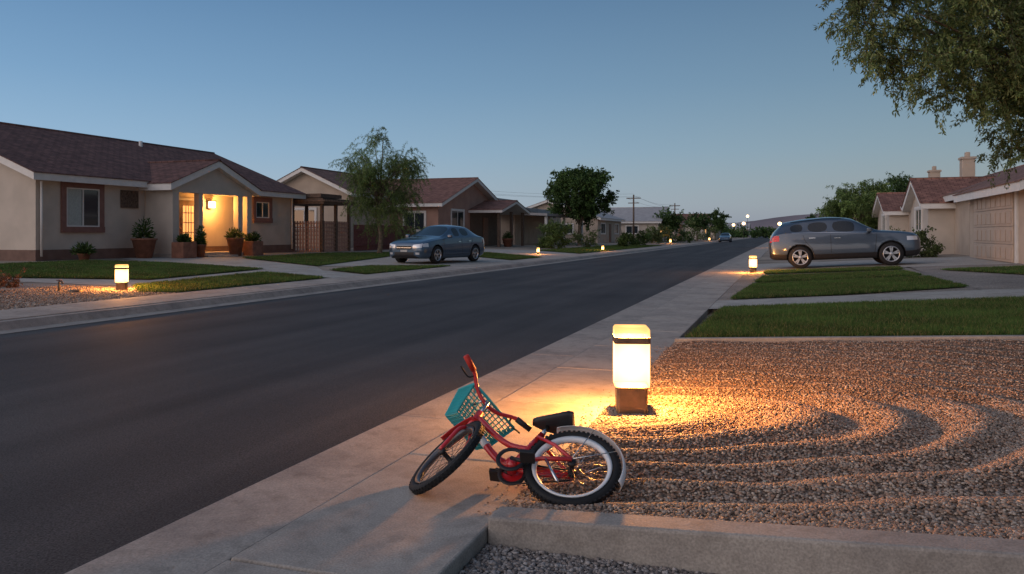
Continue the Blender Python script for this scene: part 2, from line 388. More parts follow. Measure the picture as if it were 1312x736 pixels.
def slopebar(name,x0,x1,y0,y1,zb,top,parent,m,bev=0.012):
    v=[(x0,y0,zb),(x1,y0,zb),(x1,y1,zb),(x0,y1,zb),(x0,y0,zr(x0)+top),(x1,y0,zr(x1)+top),(x1,y1,zr(x1)+top),(x0,y1,zr(x0)+top)]
    return add(name,v,BF,m,parent,bevel=bev)
kw=root('kerb_wall',(0,3.3,0))
slopebar('coping',-1.197,8,YW0,YW1,-.3,0.045,kw,M['conc2'],0.014)
kw=root('lawn_edging',(2,9.3,0)); slopebar('edging',-1.197,9,9.27,9.38,-.1,0.045,kw,M['conc2'],0.01)

# ---- lawns ----
def in_poly(x,y,poly):
    ins=np.zeros(len(x),bool); n=len(poly)
    for i in range(n):
        x1,y1=poly[i]; x2,y2=poly[(i+1)%n]
        c=((y1>y)!=(y2>y))&(x<(x2-x1)*(y-y1)/(y2-y1+1e-12)+x1); ins^=c
    return ins
def lawn(poly,side,dens,h=0.05,w=0.006,nb=7):
    zf=zl if side=='L' else zr
    cx=sum(p[0] for p in poly)/len(poly); cy=sum(p[1] for p in poly)/len(poly)
    r=root('lawn',(cx,cy,zf(cx)))
    patch('turf',poly,M['grass'],0.02,side,r)
    x0=min(p[0] for p in poly);x1=max(p[0] for p in poly);y0=min(p[1] for p in poly);y1=max(p[1] for p in poly)
    n=int((x1-x0)*(y1-y0)*dens); x=rng.uniform(x0,x1,n); y=rng.uniform(y0,y1,n)
    k=in_poly(x,y,poly); x=x[k];y=y[k]; n=len(x)
    x=np.repeat(x,nb)+rng.normal(0,.025,n*nb); y=np.repeat(y,nb)+rng.normal(0,.025,n*nb); N=n*nb
    z=(0.1+0.0208*(-x-10) if side=='L' else 0.05*(x+1.2))+0.018
    a=rng.uniform(0,6.28,N); hh=h*rng.uniform(.5,1.2,N); ln=rng.normal(0,.45,(N,2))*hh[:,None]
    wx=np.cos(a)*w; wy=np.sin(a)*w
    V=np.empty((N,3,3)); V[:,0]=np.stack([x-wx,y-wy,z],-1); V[:,1]=np.stack([x+wx,y+wy,z],-1); V[:,2]=np.stack([x+ln[:,0],y+ln[:,1],z+hh],-1)
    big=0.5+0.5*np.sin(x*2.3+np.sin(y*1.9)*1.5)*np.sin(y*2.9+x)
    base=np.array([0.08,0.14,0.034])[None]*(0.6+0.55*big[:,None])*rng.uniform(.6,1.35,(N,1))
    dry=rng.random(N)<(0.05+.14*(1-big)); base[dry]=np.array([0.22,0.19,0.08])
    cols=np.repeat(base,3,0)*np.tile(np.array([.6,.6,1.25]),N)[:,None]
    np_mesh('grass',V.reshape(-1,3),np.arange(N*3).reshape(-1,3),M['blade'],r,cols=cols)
lawn([(-1.08,9.5),(2,9.55),(6.5,9.7),(7,14.2),(3.4,14.2),(1.2,13.9),(-0.95,13.5)],'R',900,0.055,0.004)
lawn([(-0.95,15.4),(1.0,15.9),(3.3,17.2),(3.2,21.0),(1.5,20.4),(-0.7,19.9)],'R',500,0.055,0.006)
lawn([(-0.7,20.7),(1.5,21.0),(3.2,21.7),(3.1,24.2),(-0.55,23.6)],'R',350,0.055,0.008)
lawn([(-0.55,25.0),(3.2,25.2),(3.3,26.9),(-0.6,26.9)],'R',350,0.055,0.008)
lawn([(4.0,24.2),(5.2,20.6),(8.4,20.6),(8.4,24.6)],'R',350,0.055,0.008)
pv=root('path',(2,14.6,.15)); patch('surface',[(-1.19,13.55),(1.2,13.95),(3.4,14.25),(7.5,14.3),(8.5,15.4),(3.5,16.5),(1.0,15.8),(-1.19,15.3)],M['path'],0.006,'R',pv)
pv=root('driveway',(3,30,.2)); patch('surface',[(-1.19,27.3),(8.7,26.5),(8.7,34.2),(-1.19,34.2)],M['path'],0.004,'R',pv)
pv=root('gravel_strip',(5,18,.3)); patch('surface',[(3.4,16.55),(8.7,15.5),(8.7,26.4),(3.6,26.9),(3.35,20)],M['gravel_t'],0.002,'R',pv)
pv=root('gravel_strip',(1,22,.1)); patch('surface',[(-1.19,15.35),(3.38,16.5),(3.5,27.1),(-1.19,27.2)],M['gravel_t'],0.0,'R',pv)

lawn([(-21.7,15.5),(-21.9,20.4),(-19.2,21),(-14.7,20.0),(-13.9,14.8),(-17.5,13.2)],'L',260,0.05,0.009)
lawn([(-12.9,13.2),(-13.6,18.6),(-11.0,17.6),(-10.95,12.3),(-11.6,12.0)],'L',300,0.05,0.008)
lawn([(-12.9,20.8),(-13.1,23.6),(-11.0,25.6),(-10.95,19.6)],'L',220,0.05,0.01)
lawn([(-20.0,26),(-20.6,33),(-18.6,37),(-16.4,31),(-14.4,22.5)],'L',180,0.05,0.011)
lawn([(-15.6,36.5),(-15.5,41),(-11.0,36.5),(-11.0,32.0)],'L',180,0.05,0.011)
lawn([(-14.7,48),(-11.0,44),(-11.0,76),(-14.5,76)],'L',70,0.06,0.016)
pv=root('gravel_bed',(-12.3,10.5,.15)); patch('surface',[(-10.95,4),(-10.95,11.9),(-11.6,11.95),(-12.5,12.8),(-13.7,13.0),(-16,12.0),(-20,9),(-20,4)],M['gravel_t'],0.004,'L',pv)
n=9000; x=rng.uniform(-14,-10.95,n); y=rng.uniform(7,12.6,n)
pebbles('pebbles',x,y,zg(-12)+(-(x+12))*.0208+.01,rng.uniform(.01,.024,n),pv,base=octv,bf=octF,smooth=False,pal=PAL*1.1)
pv=root('path',(-15,17,.2)); patch('surface',[(-10.91,12.0),(-13.0,13.1),(-17.6,12.6),(-20,10.5),(-20,12.5),(-17.5,13.15),(-13.85,14.7),(-14.6,20.1),(-19.2,21.1),(-22.6,22.5),(-22.6,25.5),(-20.0,25.7),(-14.3,22.3),(-13.0,20.6),(-10.91,19.5),(-10.91,17.8),(-13.7,18.9)],M['path'],0.003,'L',pv)
pv=root('driveway',(-15,31,.2)); patch('surface',[(-10.91,25.8),(-13.15,23.8),(-14.5,22.6),(-16.4,31),(-17.6,37),(-15.7,36.6),(-10.91,32.0)],M['path'],0.003,'L',pv)
pv=root('driveway',(-15,44,.2)); patch('surface',[(-10.91,37),(-15.5,41.2),(-20,42),(-20,48),(-14.8,47.8),(-10.91,43.8)],M['path'],0.003,'L',pv)
sg_=root('garden_tap',(-12.9,11.4,.16))
tubes('pipe',[([(-12.9,11.4,.14),(-12.9,11.4,.36)],.02),([(-12.9,11.4,.35),(-12.8,11.36,.37),(-12.74,11.34,.33)],.016)],M['bronze'],sg_)
lathe('handle',[(0.001,.37),(.05,.375),(.05,.385),(.001,.39)],M['redfence'],sg_,center=(-12.9,11.4,0),n=12)
lathe('sprinkler_box',[(.001,.2),(.11,.2),(.12,.18),(.12,.13)],M['bronze'],sg_,center=(-12.6,11.5,0),n=16)

# ---------------------------------------------------------------- architecture helpers
def gable_roof(name,x0,x1,y0,y1,ze,zrg,axis,ov,mr,mt,parent,th=0.2,ovg=None,rib=True):
    if ovg is None: ovg=ov
    if axis=='Y':
        m=(x0+x1)/2; sl=(zrg-ze)/(x1-m); a=(x0-ov,ze-sl*ov);b=(x1+ov,ze-sl*ov);r=(m,zrg); ya,yb=y0-ovg,y1+ovg
        P=lambda s,h,dz,yy:(s,yy,h+dz)
    else:
        m=(y0+y1)/2; sl=(zrg-ze)/(y1-m); a=(y0-ov,ze-sl*ov);b=(y1+ov,ze-sl*ov);r=(m,zrg); ya,yb=x0-ovg,x1+ovg
        P=lambda s,h,dz,yy:(yy,s,h+dz)
    V=[]
    for yy in (ya,yb):
        V+=[P(a[0],a[1],th*.3,yy),P(r[0],r[1],th*.3,yy),P(b[0],b[1],th*.3,yy),P(b[0],b[1],-th*.7,yy),P(r[0],r[1],-th*.7,yy),P(a[0],a[1],-th*.7,yy)]
    F=[(0,1,7,6),(1,2,8,7),(2,3,9,8),(3,4,10,9),(4,5,11,10),(5,0,6,11),(0,5,4,1),(1,4,3,2),(6,7,10,11),(7,8,9,10)]
    MI=[0,0,1,1,1,1,1,1,1,1]
    o=add(name,V,F,[mr,mt],parent,midx=MI)
    V2=[]
    e=0.035
    for yy in (ya-e,yb+e):
        V2+=[P(a[0]-e*(1),a[1]-sl*e,th*.3+.004,yy),P(r[0],r[1],th*.3+.004,yy),P(b[0]+e,b[1]-sl*e,th*.3+.004,yy),
             P(b[0]+e,b[1]-sl*e,th*.3+.034,yy),P(r[0],r[1],th*.3+.034,yy),P(a[0]-e,a[1]-sl*e,th*.3+.034,yy)]
    add(name+'_covering',V2,[(5,4,10,11),(4,3,9,10),(0,1,7,6),(1,2,8,7),(0,5,11,6),(2,3,9,8),(0,1,4,5),(1,2,3,4),(6,7,10,11),(7,8,9,10)],mr,parent)
    pr=[P(r[0],r[1],th*.3+.03,ya-e),P(r[0],r[1],th*.3+.03,yb+e)]
    tube(name+'_ridge_cap',pr,.06,mr,parent,n=8)
    return o
def gable_body(name,x0,x1,y0,y1,zb,ze,zrg,axis,m,parent):
    if axis=='Y':
        c=(x0+x1)/2
        V=[(x0,y0,zb),(x1,y0,zb),(x1,y0,ze),(c,y0,zrg),(x0,y0,ze)]; V+=[(x,y1,z) for x,_,z in V]
    else:
        c=(y0+y1)/2
        V=[(x0,y0,zb),(x0,y1,zb),(x0,y1,ze),(x0,c,zrg),(x0,y0,ze)]; V+=[(x1,y,z) for _,y,z in V]
    F=[(0,1,2,3,4),(9,8,7,6,5),(0,5,6,1),(1,6,7,2),(2,7,8,3),(3,8,9,4),(4,9,5,0)]
    return add(name,V,F,m,parent)
def window(parent,ax,pos,a0,a1,z0,z1,sgn=1,tw=0.14,trim=None,lit=False,mull=True,nm='window'):
    trim=trim or M['trim']
    def B(n,d0,d1,p0,p1,q0,q1,m):
        d0,d1=sorted((pos+sgn*d0,pos+sgn*d1))
        if ax=='X': return box(n,d0,d1,p0,p1,q0,q1,m,parent)
        return box(n,p0,p1,d0,d1,q0,q1,m,parent)
    B(nm+'_frame_top',0.002,.06,a0-tw,a1+tw,z1,z1+tw,trim); B(nm+'_sill',0.002,.09,a0-tw,a1+tw,z0-tw,z0,trim)
    B(nm+'_jamb_a',0.002,.058,a0-tw,a0,z0,z1,trim); B(nm+'_jamb_b',0.002,.058,a1,a1+tw,z0,z1,trim)
    B(nm+'_glass',0.002,.012,a0,a1,z0,z1,M['glass_lit'] if lit else M['glass'])
    if mull:
        mid=(a0+a1)/2
        f=0.045
        B(nm+'_mullion',.013,.04,mid-f/2,mid+f/2,z0+f,z1-f,M['trim'])
        B(nm+'_rail_t',.013,.04,a0,a1,z1-f,z1,M['trim']); B(nm+'_rail_b',.013,.04,a0,a1,z0,z0+f,M['trim'])
        B(nm+'_stile_a',.013,.04,a0,a0+f,z0+f,z1-f,M['trim']); B(nm+'_stile_b',.013,.04,a1-f,a1,z0+f,z1-f,M['trim'])

# ---------------------------------------------------------------- house 1
h=root('stucco_house',(-27,27,0.35)); Z0=.3
gable_body('walls',-33.7,-23.3,19.7,34.2,Z0,3.3,5.25,'Y',M['stucco'],h)
box('base_band',-33.72,-23.27,19.67,34.22,Z0-.05,.72,M['found'],h)
gable_roof('roof',-33.7,-23.3,19.7,34.2,3.35,5.4,'Y',.45,M['roof1'],M['trim'],h,th=.24)
gable_roof('porch_roof',-26.5,-22.0,24.4,29.2,3.2,4.14,'X',.3,M['roof1x'],M['trim'],h,th=.26,ovg=.25)
add('porch_gable_wall',[(-22.0,24.45,3.16),(-22.0,29.15,3.16),(-22.0,26.8,4.02),(-22.15,24.45,3.16),(-22.15,29.15,3.16),(-22.15,26.8,4.02)],[(0,1,2),(5,4,3),(0,3,4,1)],M['stucco'],h)
box('porch_beam',-22.3,-21.98,24.4,29.2,2.86,3.16,M['stucco'],h)
box('porch_ceiling',-23.29,-22.31,24.5,29.1,2.98,3.06,M['trim'],h)
box('porch_pier',-22.25,-21.95,24.4,24.75,.35,2.86,M['stucco'],h,bevel=.01)
box('porch_column',-22.25,-22.0,25.9,26.12,.5,2.86,M['stucco'],h,bevel=.01)
box('porch_column_b',-22.25,-22.0,28.3,28.6,.5,2.86,M['stucco'],h,bevel=.01)
box('porch_column_c',-22.25,-22.0,28.9,29.15,.5,2.86,M['stucco'],h,bevel=.01)
box('porch_side_wall',-23.28,-22.26,24.42,24.55,.35,2.97,M['stucco'],h)
box('porch_floor',-23.26,-21.7,24.35,29.3,.25,.5,M['path'],h,bevel=.01)
box('step',-21.68,-21.3,25.6,27.4,.25,.4,M['path'],h,bevel=.01)
box('door_frame',-23.29,-23.2,25.95,27.25,.5,2.72,M['trim'],h); box('door',-23.19,-23.15,26.07,27.13,.5,2.62,M['door'],h)
box('door_glass',-23.145,-23.14,26.3,26.92,.95,2.4,M['glass_lit'],h)
boxes('door_grille',[(-23.138,-23.13,y,y+.03,.95,2.4) for y in (26.45,26.6,26.75)]+[(-23.128,-23.12,26.3,26.92,z,z+.03) for z in (1.3,1.7,2.1)],M['door'],h)
window(h,'X',-23.3,20.85,22.25,1.5,2.85,1,.2,M['brown'])
box('curtain',-23.287,-23.284,20.9,21.5,1.52,2.8,M['curtain'],h)
window(h,'X',-23.3,31.2,32.2,2.0,2.75,1,.22,M['brown'])
bx=[]
for i in range(60):
    yy=random.uniform(23.25,23.95); zz=random.uniform(2.25,2.8); s_=random.uniform(.03,.08)
    bx.append((-23.29,-23.2-random.uniform(0,.05),yy,yy+s_,zz,zz+s_))
boxes('wall_planter',[(min(a,b),max(a,b),c,d,e,f) for a,b,c,d,e,f in bx]+[(-23.28,-23.24,23.22,24.05,2.22,2.88)],M['wood'],h)
tube('roof_vent',[(-27.9,29,4.9),(-27.9,29,5.5)],.08,M['trim'],h)
tubes('downpipe',[([(-23.22,19.85,3.0),(-23.22,19.85,.5)],.04),([(-23.22,34.0,3.0),(-23.22,34.0,.5)],.04)],M['trim'],h)
wl=root('wall_lantern',(-23.1,28.0,2.5))
box('backplate',-23.28,-23.24,27.88,28.12,2.3,2.72,M['bronze'],wl); box('lamp_cap',-23.22,-23.0,27.86,28.14,2.64,2.69,M['bronze'],wl)
M['lampglow']=emis('lamp_glow',(1.0,.62,.28),9)
box('lamp_glass',-23.2,-23.02,27.9,28.1,2.36,2.635,M['lampglow'],wl)
def point(name,loc,e,col=(1,.55,.2),r=.06,parent=None):
    l=bpy.data.lights.new(name,'POINT'); l.energy=e; l.color=col; l.shadow_soft_size=r
    o=bpy.data.objects.new(name,l); link(o,parent); 
    o.location=loc if not parent else tuple(a-b for a,b in zip(loc,parent.location)); return o
point('bulb',(-22.75,28.0,2.45),160,(1,.42,.09),.06,wl)

g=root('pergola',(-22.5,35.6,.3))
boxes('posts',[(x,x+.14,y,y+.14,.28,2.75) for x in (-22.0,-24.6) for y in (34.6,35.9,37.2)],M['wood'],g)
boxes('top_beams',[(-24.9,-21.7,34.45,37.5,2.76,2.86),(-24.7,-21.9,34.7,37.3,2.97,3.05),(-24.3,-22.2,35.0,37.0,3.1,3.3)]+[(-25.0,-21.6,34.4+i*.25,34.5+i*.25,2.87,2.96) for i in range(13)],M['wood'],g)
boxes('lattice',[(-21.98,-21.95,34.6+i*.16,34.69+i*.16,.35,1.9) for i in range(17)]+[(-21.94,-21.92,34.6,37.3,.35+i*.2,.42+i*.2) for i in range(8)]+
      [(-24.5+i*.16,-24.41+i*.16,34.62,34.65,.35,1.9) for i in range(16)]+[(-24.5,-22,34.66,34.68,.35+i*.2,.42+i*.2) for i in range(8)],M['stucco2'],g)
f=root('wooden_fence',(-22,40,.4))
boxes('boards',[(-21.9,-21.87,37.7+i*.14,37.82+i*.14,.3,1.75) for i in range(50)],M['redfence'],f)
boxes('rails',[(-21.86,-21.82,37.7,44.7,z,z+.08) for z in (.6,1.4)],M['redfence'],f)

# ---------------------------------------------------------------- house 2
h=root('salmon_house',(-28,54,.35))
gable_body('walls',-36,-22,49,61,.2,3.35,5.15,'X',M['stucco2'],h)
gable_roof('roof',-36,-22,49,61,3.4,5.3,'X',.5,M['roof2'],M['trim'],h,th=.24)
gable_body('wing_walls',-31.8,-25.6,43.5,49.5,.2,3.9,5.2,'Y',M['stucco3'],h)
gable_roof('wing_roof',-31.8,-25.6,43.5,49.8,3.95,5.35,'Y',.5,M['roof2y'],M['trim'],h,th=.24)
box('base',-36.02,-21.97,48.97,61.02,.1,.6,M['found'],h)
window(h,'X',-22,51.2,53.4,1.5,2.9,1,.12); window(h,'Y',49,-24.5,-23,1.5,2.7,-1,.12)
window(h,'Y',43.5,-29.6,-28.0,1.7,2.8,-1,.12)
gable_roof('porch_roof',-23,-19.6,54.6,60.8,3.0,3.7,'X',.25,M['roof2'],M['trim'],h,th=.2)
boxes('porch_posts',[(-19.9,-19.7,y,y+.2,.25,2.95) for y in (54.8,57.6,60.4)],M['wood'],h)
box('porch_back',-21.99,-21.95,54.7,60.7,.3,2.9,M['wood'],h)
box('door',-21.94,-21.9,57.2,58.3,.4,2.5,M['door'],h)

def simple_house(name,x0,x1,y0,y1,ze,zr_,axis,mw,mr,zb=.2,lit=False,side=1):
    h=root(name,((x0+x1)/2,(y0+y1)/2,zb))
    gable_body('walls',x0,x1,y0,y1,zb-.2,ze,zr_-.1,axis,mw,h)
    gable_roof('roof',x0,x1,y0,y1,ze+.05,zr_,axis,.45,mr,M['trim'],h,th=.25)
    fx=x1 if side==1 else x0
    L=(y1-y0)
    window(h,'X',fx,y0+L*.12,y0+L*.28,1.3,2.4,side,.1,lit=lit)
    window(h,'X',fx,y0+L*.7,y0+L*.85,1.3,2.4,side,.1)
    a,b=sorted((fx+side*.002,fx+side*.05)); box('door',a,b,y0+L*.45,y0+L*.53,zb,2.4,M['door'],h)
    window(h,'Y',y0,x0+(x1-x0)*.6,x0+(x1-x0)*.75,1.3,2.3,-1,.1)
    return h
h=root('flat_roof_house',(-27,71,.3))
box('walls',-34,-22,65,80,.1,3.2,M['stucco3'],h)
box('parapet',-34.2,-21.8,64.8,80.2,3.2,3.6,M['roofg'],h,bevel=.03)
add('carport_roof',[(-24,63,3.0),(-18.5,63,2.75),(-18.5,76,2.75),(-24,76,3.0),(-24,63,3.2),(-18.5,63,2.95),(-18.5,76,2.95),(-24,76,3.2)],BF,M['roofg'],h)
box('upper_room',-32,-26,68,78,3.6,4.7,M['roofg'],h)
boxes('carport_posts',[(-18.8,-18.6,y,y+.2,.2,2.74) for y in (63.3,69,75.6)],M['trim'],h)
window(h,'Y',65,-27,-25,1.4,2.6,-1,.1)
simple_house('gable_house',-30,-19,84,97,3.0,4.9,'Y',M['stucco3'],M['roofg'])
simple_house('gable_house',-26,-15.5,104,116,2.9,4.8,'X',M['stucco'],M['roofg'],lit=True)
simple_house('gable_house',-30,-16,124,138,3.0,5.0,'Y',M['stucco3'],M['roof2y'])
simple_house('gable_house',-30,-14,150,164,3.0,5.0,'X',M['stucco'],M['roof2'],lit=True)
simple_house('gable_house',-28,-14,176,190,3.0,5.0,'Y',M['stucco3'],M['roofg'])
for i,(x,y) in enumerate([(9,120),(9,155),(10,195),(-2,300),(-25,290),(-50,280),(25,290)]):
    simple_house('gable_house',x,x+13,y,y+13,3.1,5.0,'XY'[i%2],M['stucco' if i%2 else 'stucco3'],M['roofg' if i%3 else ('roof2' if i%2==0 else 'roof2y')],zb=.4 if x>0 else .2,side=-1,lit=(i%2==0))

# ---------------------------------------------------------------- right houses
h=root('garage_house',(10,29.5,.4))
gable_body('walls',6.5,14,25.4,33.4,.2,2.75,4.2,'Y',M['stucco3'],h)
gable_roof('roof',6.5,14,25.4,33.4,2.8,4.35,'Y',.45,M['roof2y'],M['trim'],h,th=.26)
box('door_surround',6.44,6.497,26.9,32.3,.3,2.75,M['trim'],h)
boxes('garage_door',[(6.38,6.43,27.1,32.1,.4+i*.54,.4+i*.54+.53) for i in range(4)],M['garage'],h,bevel=.012)
boxes('door_panels',[(6.36,6.378,27.2+j*.62,27.2+j*.62+.5,.48+i*.54,.48+i*.54+.36) for i in range(4) for j in range(8)],M['garage'],h,bevel=.01)
h=root('tile_roof_house',(11,50,.4))
gable_body('walls',6.9,16,35.5,66,.2,2.9,4.5,'Y',M['stucco3'],h)
gable_roof('roof',6.9,16,35.5,66,2.95,4.6,'Y',.4,M['roof2y'],M['trim'],h,th=.26)
for (a,b) in ((38.5,43.5),(52,58)):
    gable_body('front_gable_walls',5.9,10,a,b,.2,2.6,3.6,'X',M['stucco'],h)
    gable_roof('front_gable_roof',5.9,11,a,b,2.65,3.7,'X',.35,M['roof2'],M['trim'],h,th=.24)
    window(h,'X',5.9,a+1.6,a+3.4,1.4,2.4,-1,.12)
window(h,'X',6.9,46,48,1.4,2.5,-1,.12); window(h,'X',6.9,61,63,1.4,2.5,-1,.12)
window(h,'Y',35.5,7.6,8.6,1.4,2.4,-1,.12)
for (x,y,zt) in ((9.0,48,5.25),(9.0,58,5.3)):
    box('chimney_stack',x,x+.6,y,y+.8,3.2,zt,M['stucco3'],h,bevel=.02); box('chimney_cap',x-.06,x+.66,y-.06,y+.86,zt,zt+.12,M['stucco3'],h)
    box('chimney_pot',x+.18,x+.42,y+.25,y+.55,zt+.12,zt+.4,M['stucco3'],h,bevel=.05)

# ---------------------------------------------------------------- foliage
def leaves_np(P,D,Lm,Wm,pal,bright=None):
    n=len(P); D=D/np.linalg.norm(D,axis=1,keepdims=True)
    R=rng.normal(size=(n,3)); S=np.cross(D,R); S/=np.linalg.norm(S,axis=1,keepdims=True)+1e-9
    L_=Lm*rng.uniform(.6,1.3,(n,1)); W=Wm*rng.uniform(.7,1.3,(n,1))
    V=np.empty((n,4,3)); V[:,0]=P; V[:,1]=P+D*L_*.45+S*W; V[:,2]=P+D*L_; V[:,3]=P+D*L_*.45-S*W
    c=pal[rng.integers(0,len(pal),n)]*rng.uniform(.7,1.3,(n,1))
    if bright is not None: c=c*bright[:,None]
    return V.reshape(-1,3),np.arange(n*4).reshape(-1,4),np.repeat(c,4,0)
GREEN=np.array([(0.07,0.11,0.03),(0.10,0.15,0.04),(0.055,0.085,0.025),(0.13,0.17,0.055)])
DARK=np.array([(0.035,0.07,0.018),(0.055,0.10,0.026),(0.028,0.05,0.015),(0.075,0.12,0.035)])
OLIVE=np.array([(0.14,0.18,0.06),(0.10,0.14,0.045),(0.18,0.20,0.08)])
RUST=np.array([(0.16,0.07,0.04),(0.12,0.08,0.04),(0.2,0.1,0.06)])
def make_tree(name,base,trunk_pts,tr,clumps,cr,ntw,nlf,LL,LW,droop,pal,limb_r=.05,twig_r=.006,flat=1.0,twig_geo=True,limb=True):
    r=root(name,base)
    T=[]
    if trunk_pts:
        tp=smoothpath(trunk_pts,5); k=len(tp)
        T.append((tp,[tr*(1.25 if i==0 else 1)*(1-.5*i/(k-1)) for i in range(k)]))
    PP=[];DD=[];BB=[];twl=[]
    for ci,c in enumerate(clumps):
        c=Vector(c[:3])
        if trunk_pts and limb:
            s0=tp[random.randint(int(k*.6),k-1)]
            mid=(s0+c)/2+Vector((random.uniform(-.2,.2),random.uniform(-.2,.2),random.uniform(.0,.35)))*(c-s0).length*.4
            lp=smoothpath([s0,mid,c],4); T.append((lp,[limb_r*(1-.8*i/(len(lp)-1)) for i in range(len(lp))]))
        bc=random.uniform(.6,1.3)
        for _ in range(ntw):
            d=Vector((random.gauss(0,1),random.gauss(0,1),random.gauss(.15,.8)*flat)).normalized()
            ln=cr*random.uniform(.5,1.25)
            st=c+Vector((random.gauss(0,.2),random.gauss(0,.2),random.gauss(0,.2)))*cr
            pts=[st]; dd=d.copy()
            for q in range(4):
                dd=(dd+Vector((0,0,-droop))*.5+Vector((random.gauss(0,.12),random.gauss(0,.12),random.gauss(0,.12)))).normalized()
                pts.append(pts[-1]+dd*ln/4)
            if twig_geo: twl.append((pts,[twig_r,twig_r*.8,twig_r*.6,twig_r*.4,twig_r*.2]))
            A=np.array(pts); tt=rng.uniform(0.1,4,nlf); i0=np.minimum(tt.astype(int),3); fr=(tt-i0)[:,None]
            P=A[i0]*(1-fr)+A[i0+1]*fr; seg=A[i0+1]-A[i0]; seg/=np.linalg.norm(seg,axis=1,keepdims=True)+1e-9
            D=seg*.6+rng.normal(0,.6,(nlf,3))+np.array([0,0,-droop*.8])
            PP.append(P+rng.normal(0,LL*.25,(nlf,3)));DD.append(D);BB.append(np.full(nlf,bc*random.uniform(.85,1.15)))
    V,F,C=leaves_np(np.concatenate(PP),np.concatenate(DD),LL,LW,pal,np.concatenate(BB))
    np_mesh('leaves',V,F,M['leaf'],r,cols=C)
    if T: tubes('trunk_and_limbs',T,M['bark'],r,n=8)
    if twl: tubes('twigs',twl,M['bark'],r,n=3)
    return r
def ell_clumps(c,rx,ry,rz,n,shell=.5):
    out=[]
    while len(out)<n:
        p=Vector((random.uniform(-1,1),random.uniform(-1,1),random.uniform(-1,1)))
        if shell<p.length<1: out.append((c[0]+p.x*rx,c[1]+p.y*ry,c[2]+p.z*rz))
    return out
cl=ell_clumps((-18.5,34.5,4.5),1.85,1.85,1.6,32,.2)+[(-18.9,34,3.0),(-17.5,35,2.7),(-19.7,34.4,3.1),(-18.2,33.7,2.6),(-18.0,35.2,2.4),(-17.0,34.6,3.2),(-19.3,34.0,2.5),(-17.4,34.0,2.3),(-18.4,34.5,6.0),(-19.0,34.6,1.9),(-17.7,34.4,1.8)]
make_tree('palo_verde_tree',(-18.5,34.3,.3),[(-18.5,34.3,.25),(-18.45,34.35,1.2),(-18.6,34.3,2.2),(-18.5,34.4,3.6)],.13,cl,1.0,22,64,.10,.010,.85,GREEN*1.6,.04,.004)
cl=ell_clumps((-17,68,4.7),2.7,2.7,2.35,70,.4)
make_tree('round_tree',(-17,68,.3),[(-17,68,.2),(-17,68,1.6),(-16.9,68,3.5)],.2,cl,.8,20,30,.2,.06,.2,DARK*1.35,.07,.01,twig_geo=False)
cl=[(1.0,11.9,4.15),(1.0,11.9,4.55),(1.2,12.3,3.9),(1.3,12.1,4.7),(1.5,12.6,3.75),(1.7,12.0,4.25),(1.85,12.4,4.8),(1.95,12.2,3.6),(2.15,12.6,4.05),(2.25,12.8,3.4),
    (2.4,12.1,4.5),(2.55,12.5,3.75),(2.7,12.8,3.3),(2.8,12.3,4.2),(2.95,12.7,3.6),(3.1,12.9,3.2),(3.1,12.4,4.0),(3.35,13.0,3.3),(3.2,12.6,4.7),(2.7,13.2,4.9),(3.6,12.8,2.95),(3.7,13.2,3.8),
    (3.45,14.9,2.75),(3.75,14.8,3.05),(3.25,14.5,3.3),(3.0,14.0,3.8),(2.6,13.6,4.1),(3.8,14.4,2.6)]
for i in range(56):
    a=random.uniform(0,6.28); rr=random.uniform(.3,2.6)
    cl.append((4.9+rr*math.cos(a)*.95,14.9+rr*math.sin(a),random.uniform(3.5,6.2)-.2*rr))
for i in range(20):
    f_=random.random(); cl.append((1.9+f_*2.2+random.uniform(-.2,.2),12.9+random.uniform(-.5,1.2),random.uniform(4.2,5.6)))
make_tree('overhanging_tree',(4.9,14.9,.3),[(5.0,15.0,.25),(4.95,14.9,1.4),(4.8,14.8,2.4),(4.5,14.5,3.6)],.2,cl,.58,28,62,.075,.0105,.55,OLIVE*1.2,.04,.004)
make_tree('desert_willow_tree',(5,60,.3),[(5,60,.25),(5,60,1.5),(5,60,3)],.16,ell_clumps((5,60,3.1),2.1,2.1,1.8,44,.35),.9,18,34,.2,.026,.8,GREEN*1.8,.06,.01,twig_geo=False)
make_tree('shade_tree',(10.0,74,.4),[(10.0,74,.3),(10.0,74,2),(10.0,74,4)],.16,ell_clumps((9.8,74,4.6),2.4,2.4,1.5,40,.35),.85,14,24,.18,.04,.3,DARK*1.3,.06,.01,twig_geo=False)
def bush(name,x,y,z,rx,rz,n,pal,LL=.1,LW=.03,ntw=12,nlf=22,droop=0):
    make_tree(name,(x,y,z),None,0,ell_clumps((x,y,z+rz*.8),rx,rx,rz,n,.2),.35*max(rx,rz)+.1,ntw,nlf,LL,LW,droop,pal,twig_geo=False)
bush('hedge_bush',5.0,36,.3,.95,.55,16,OLIVE*.8)
bush('shrub',-15.6,55,.3,1.0,1.0,14,GREEN*1.3,.3,.03)
bush('shrub',-14.6,60,.3,1.1,.7,12,OLIVE)
for (x,y,rx,rz) in [(-12.5,66,.8,.6),(-13,74,1.0,.8),(-12.6,82,1.2,.9),(-13.5,92,1.6,1.2),(-12.5,101,1.5,1.0),(-13.5,120,2,1.6),(-12.8,140,2,1.4)]:
    bush('shrub',x,y,.2,rx,rz,12,random.choice([DARK,GREEN,OLIVE]),.16,.05,10,20)
bush('shrub',-17.5,41,.3,.6,.4,8,DARK)
bush('shrub',-20.9,43,.3,.9,.7,10,OLIVE)
bush('shrub',-14.6,11.6,.18,.45,.1,8,RUST,.06,.01,12,30); bush('shrub',-13.6,10.4,.16,.3,.08,5,RUST,.05,.01,10,24)
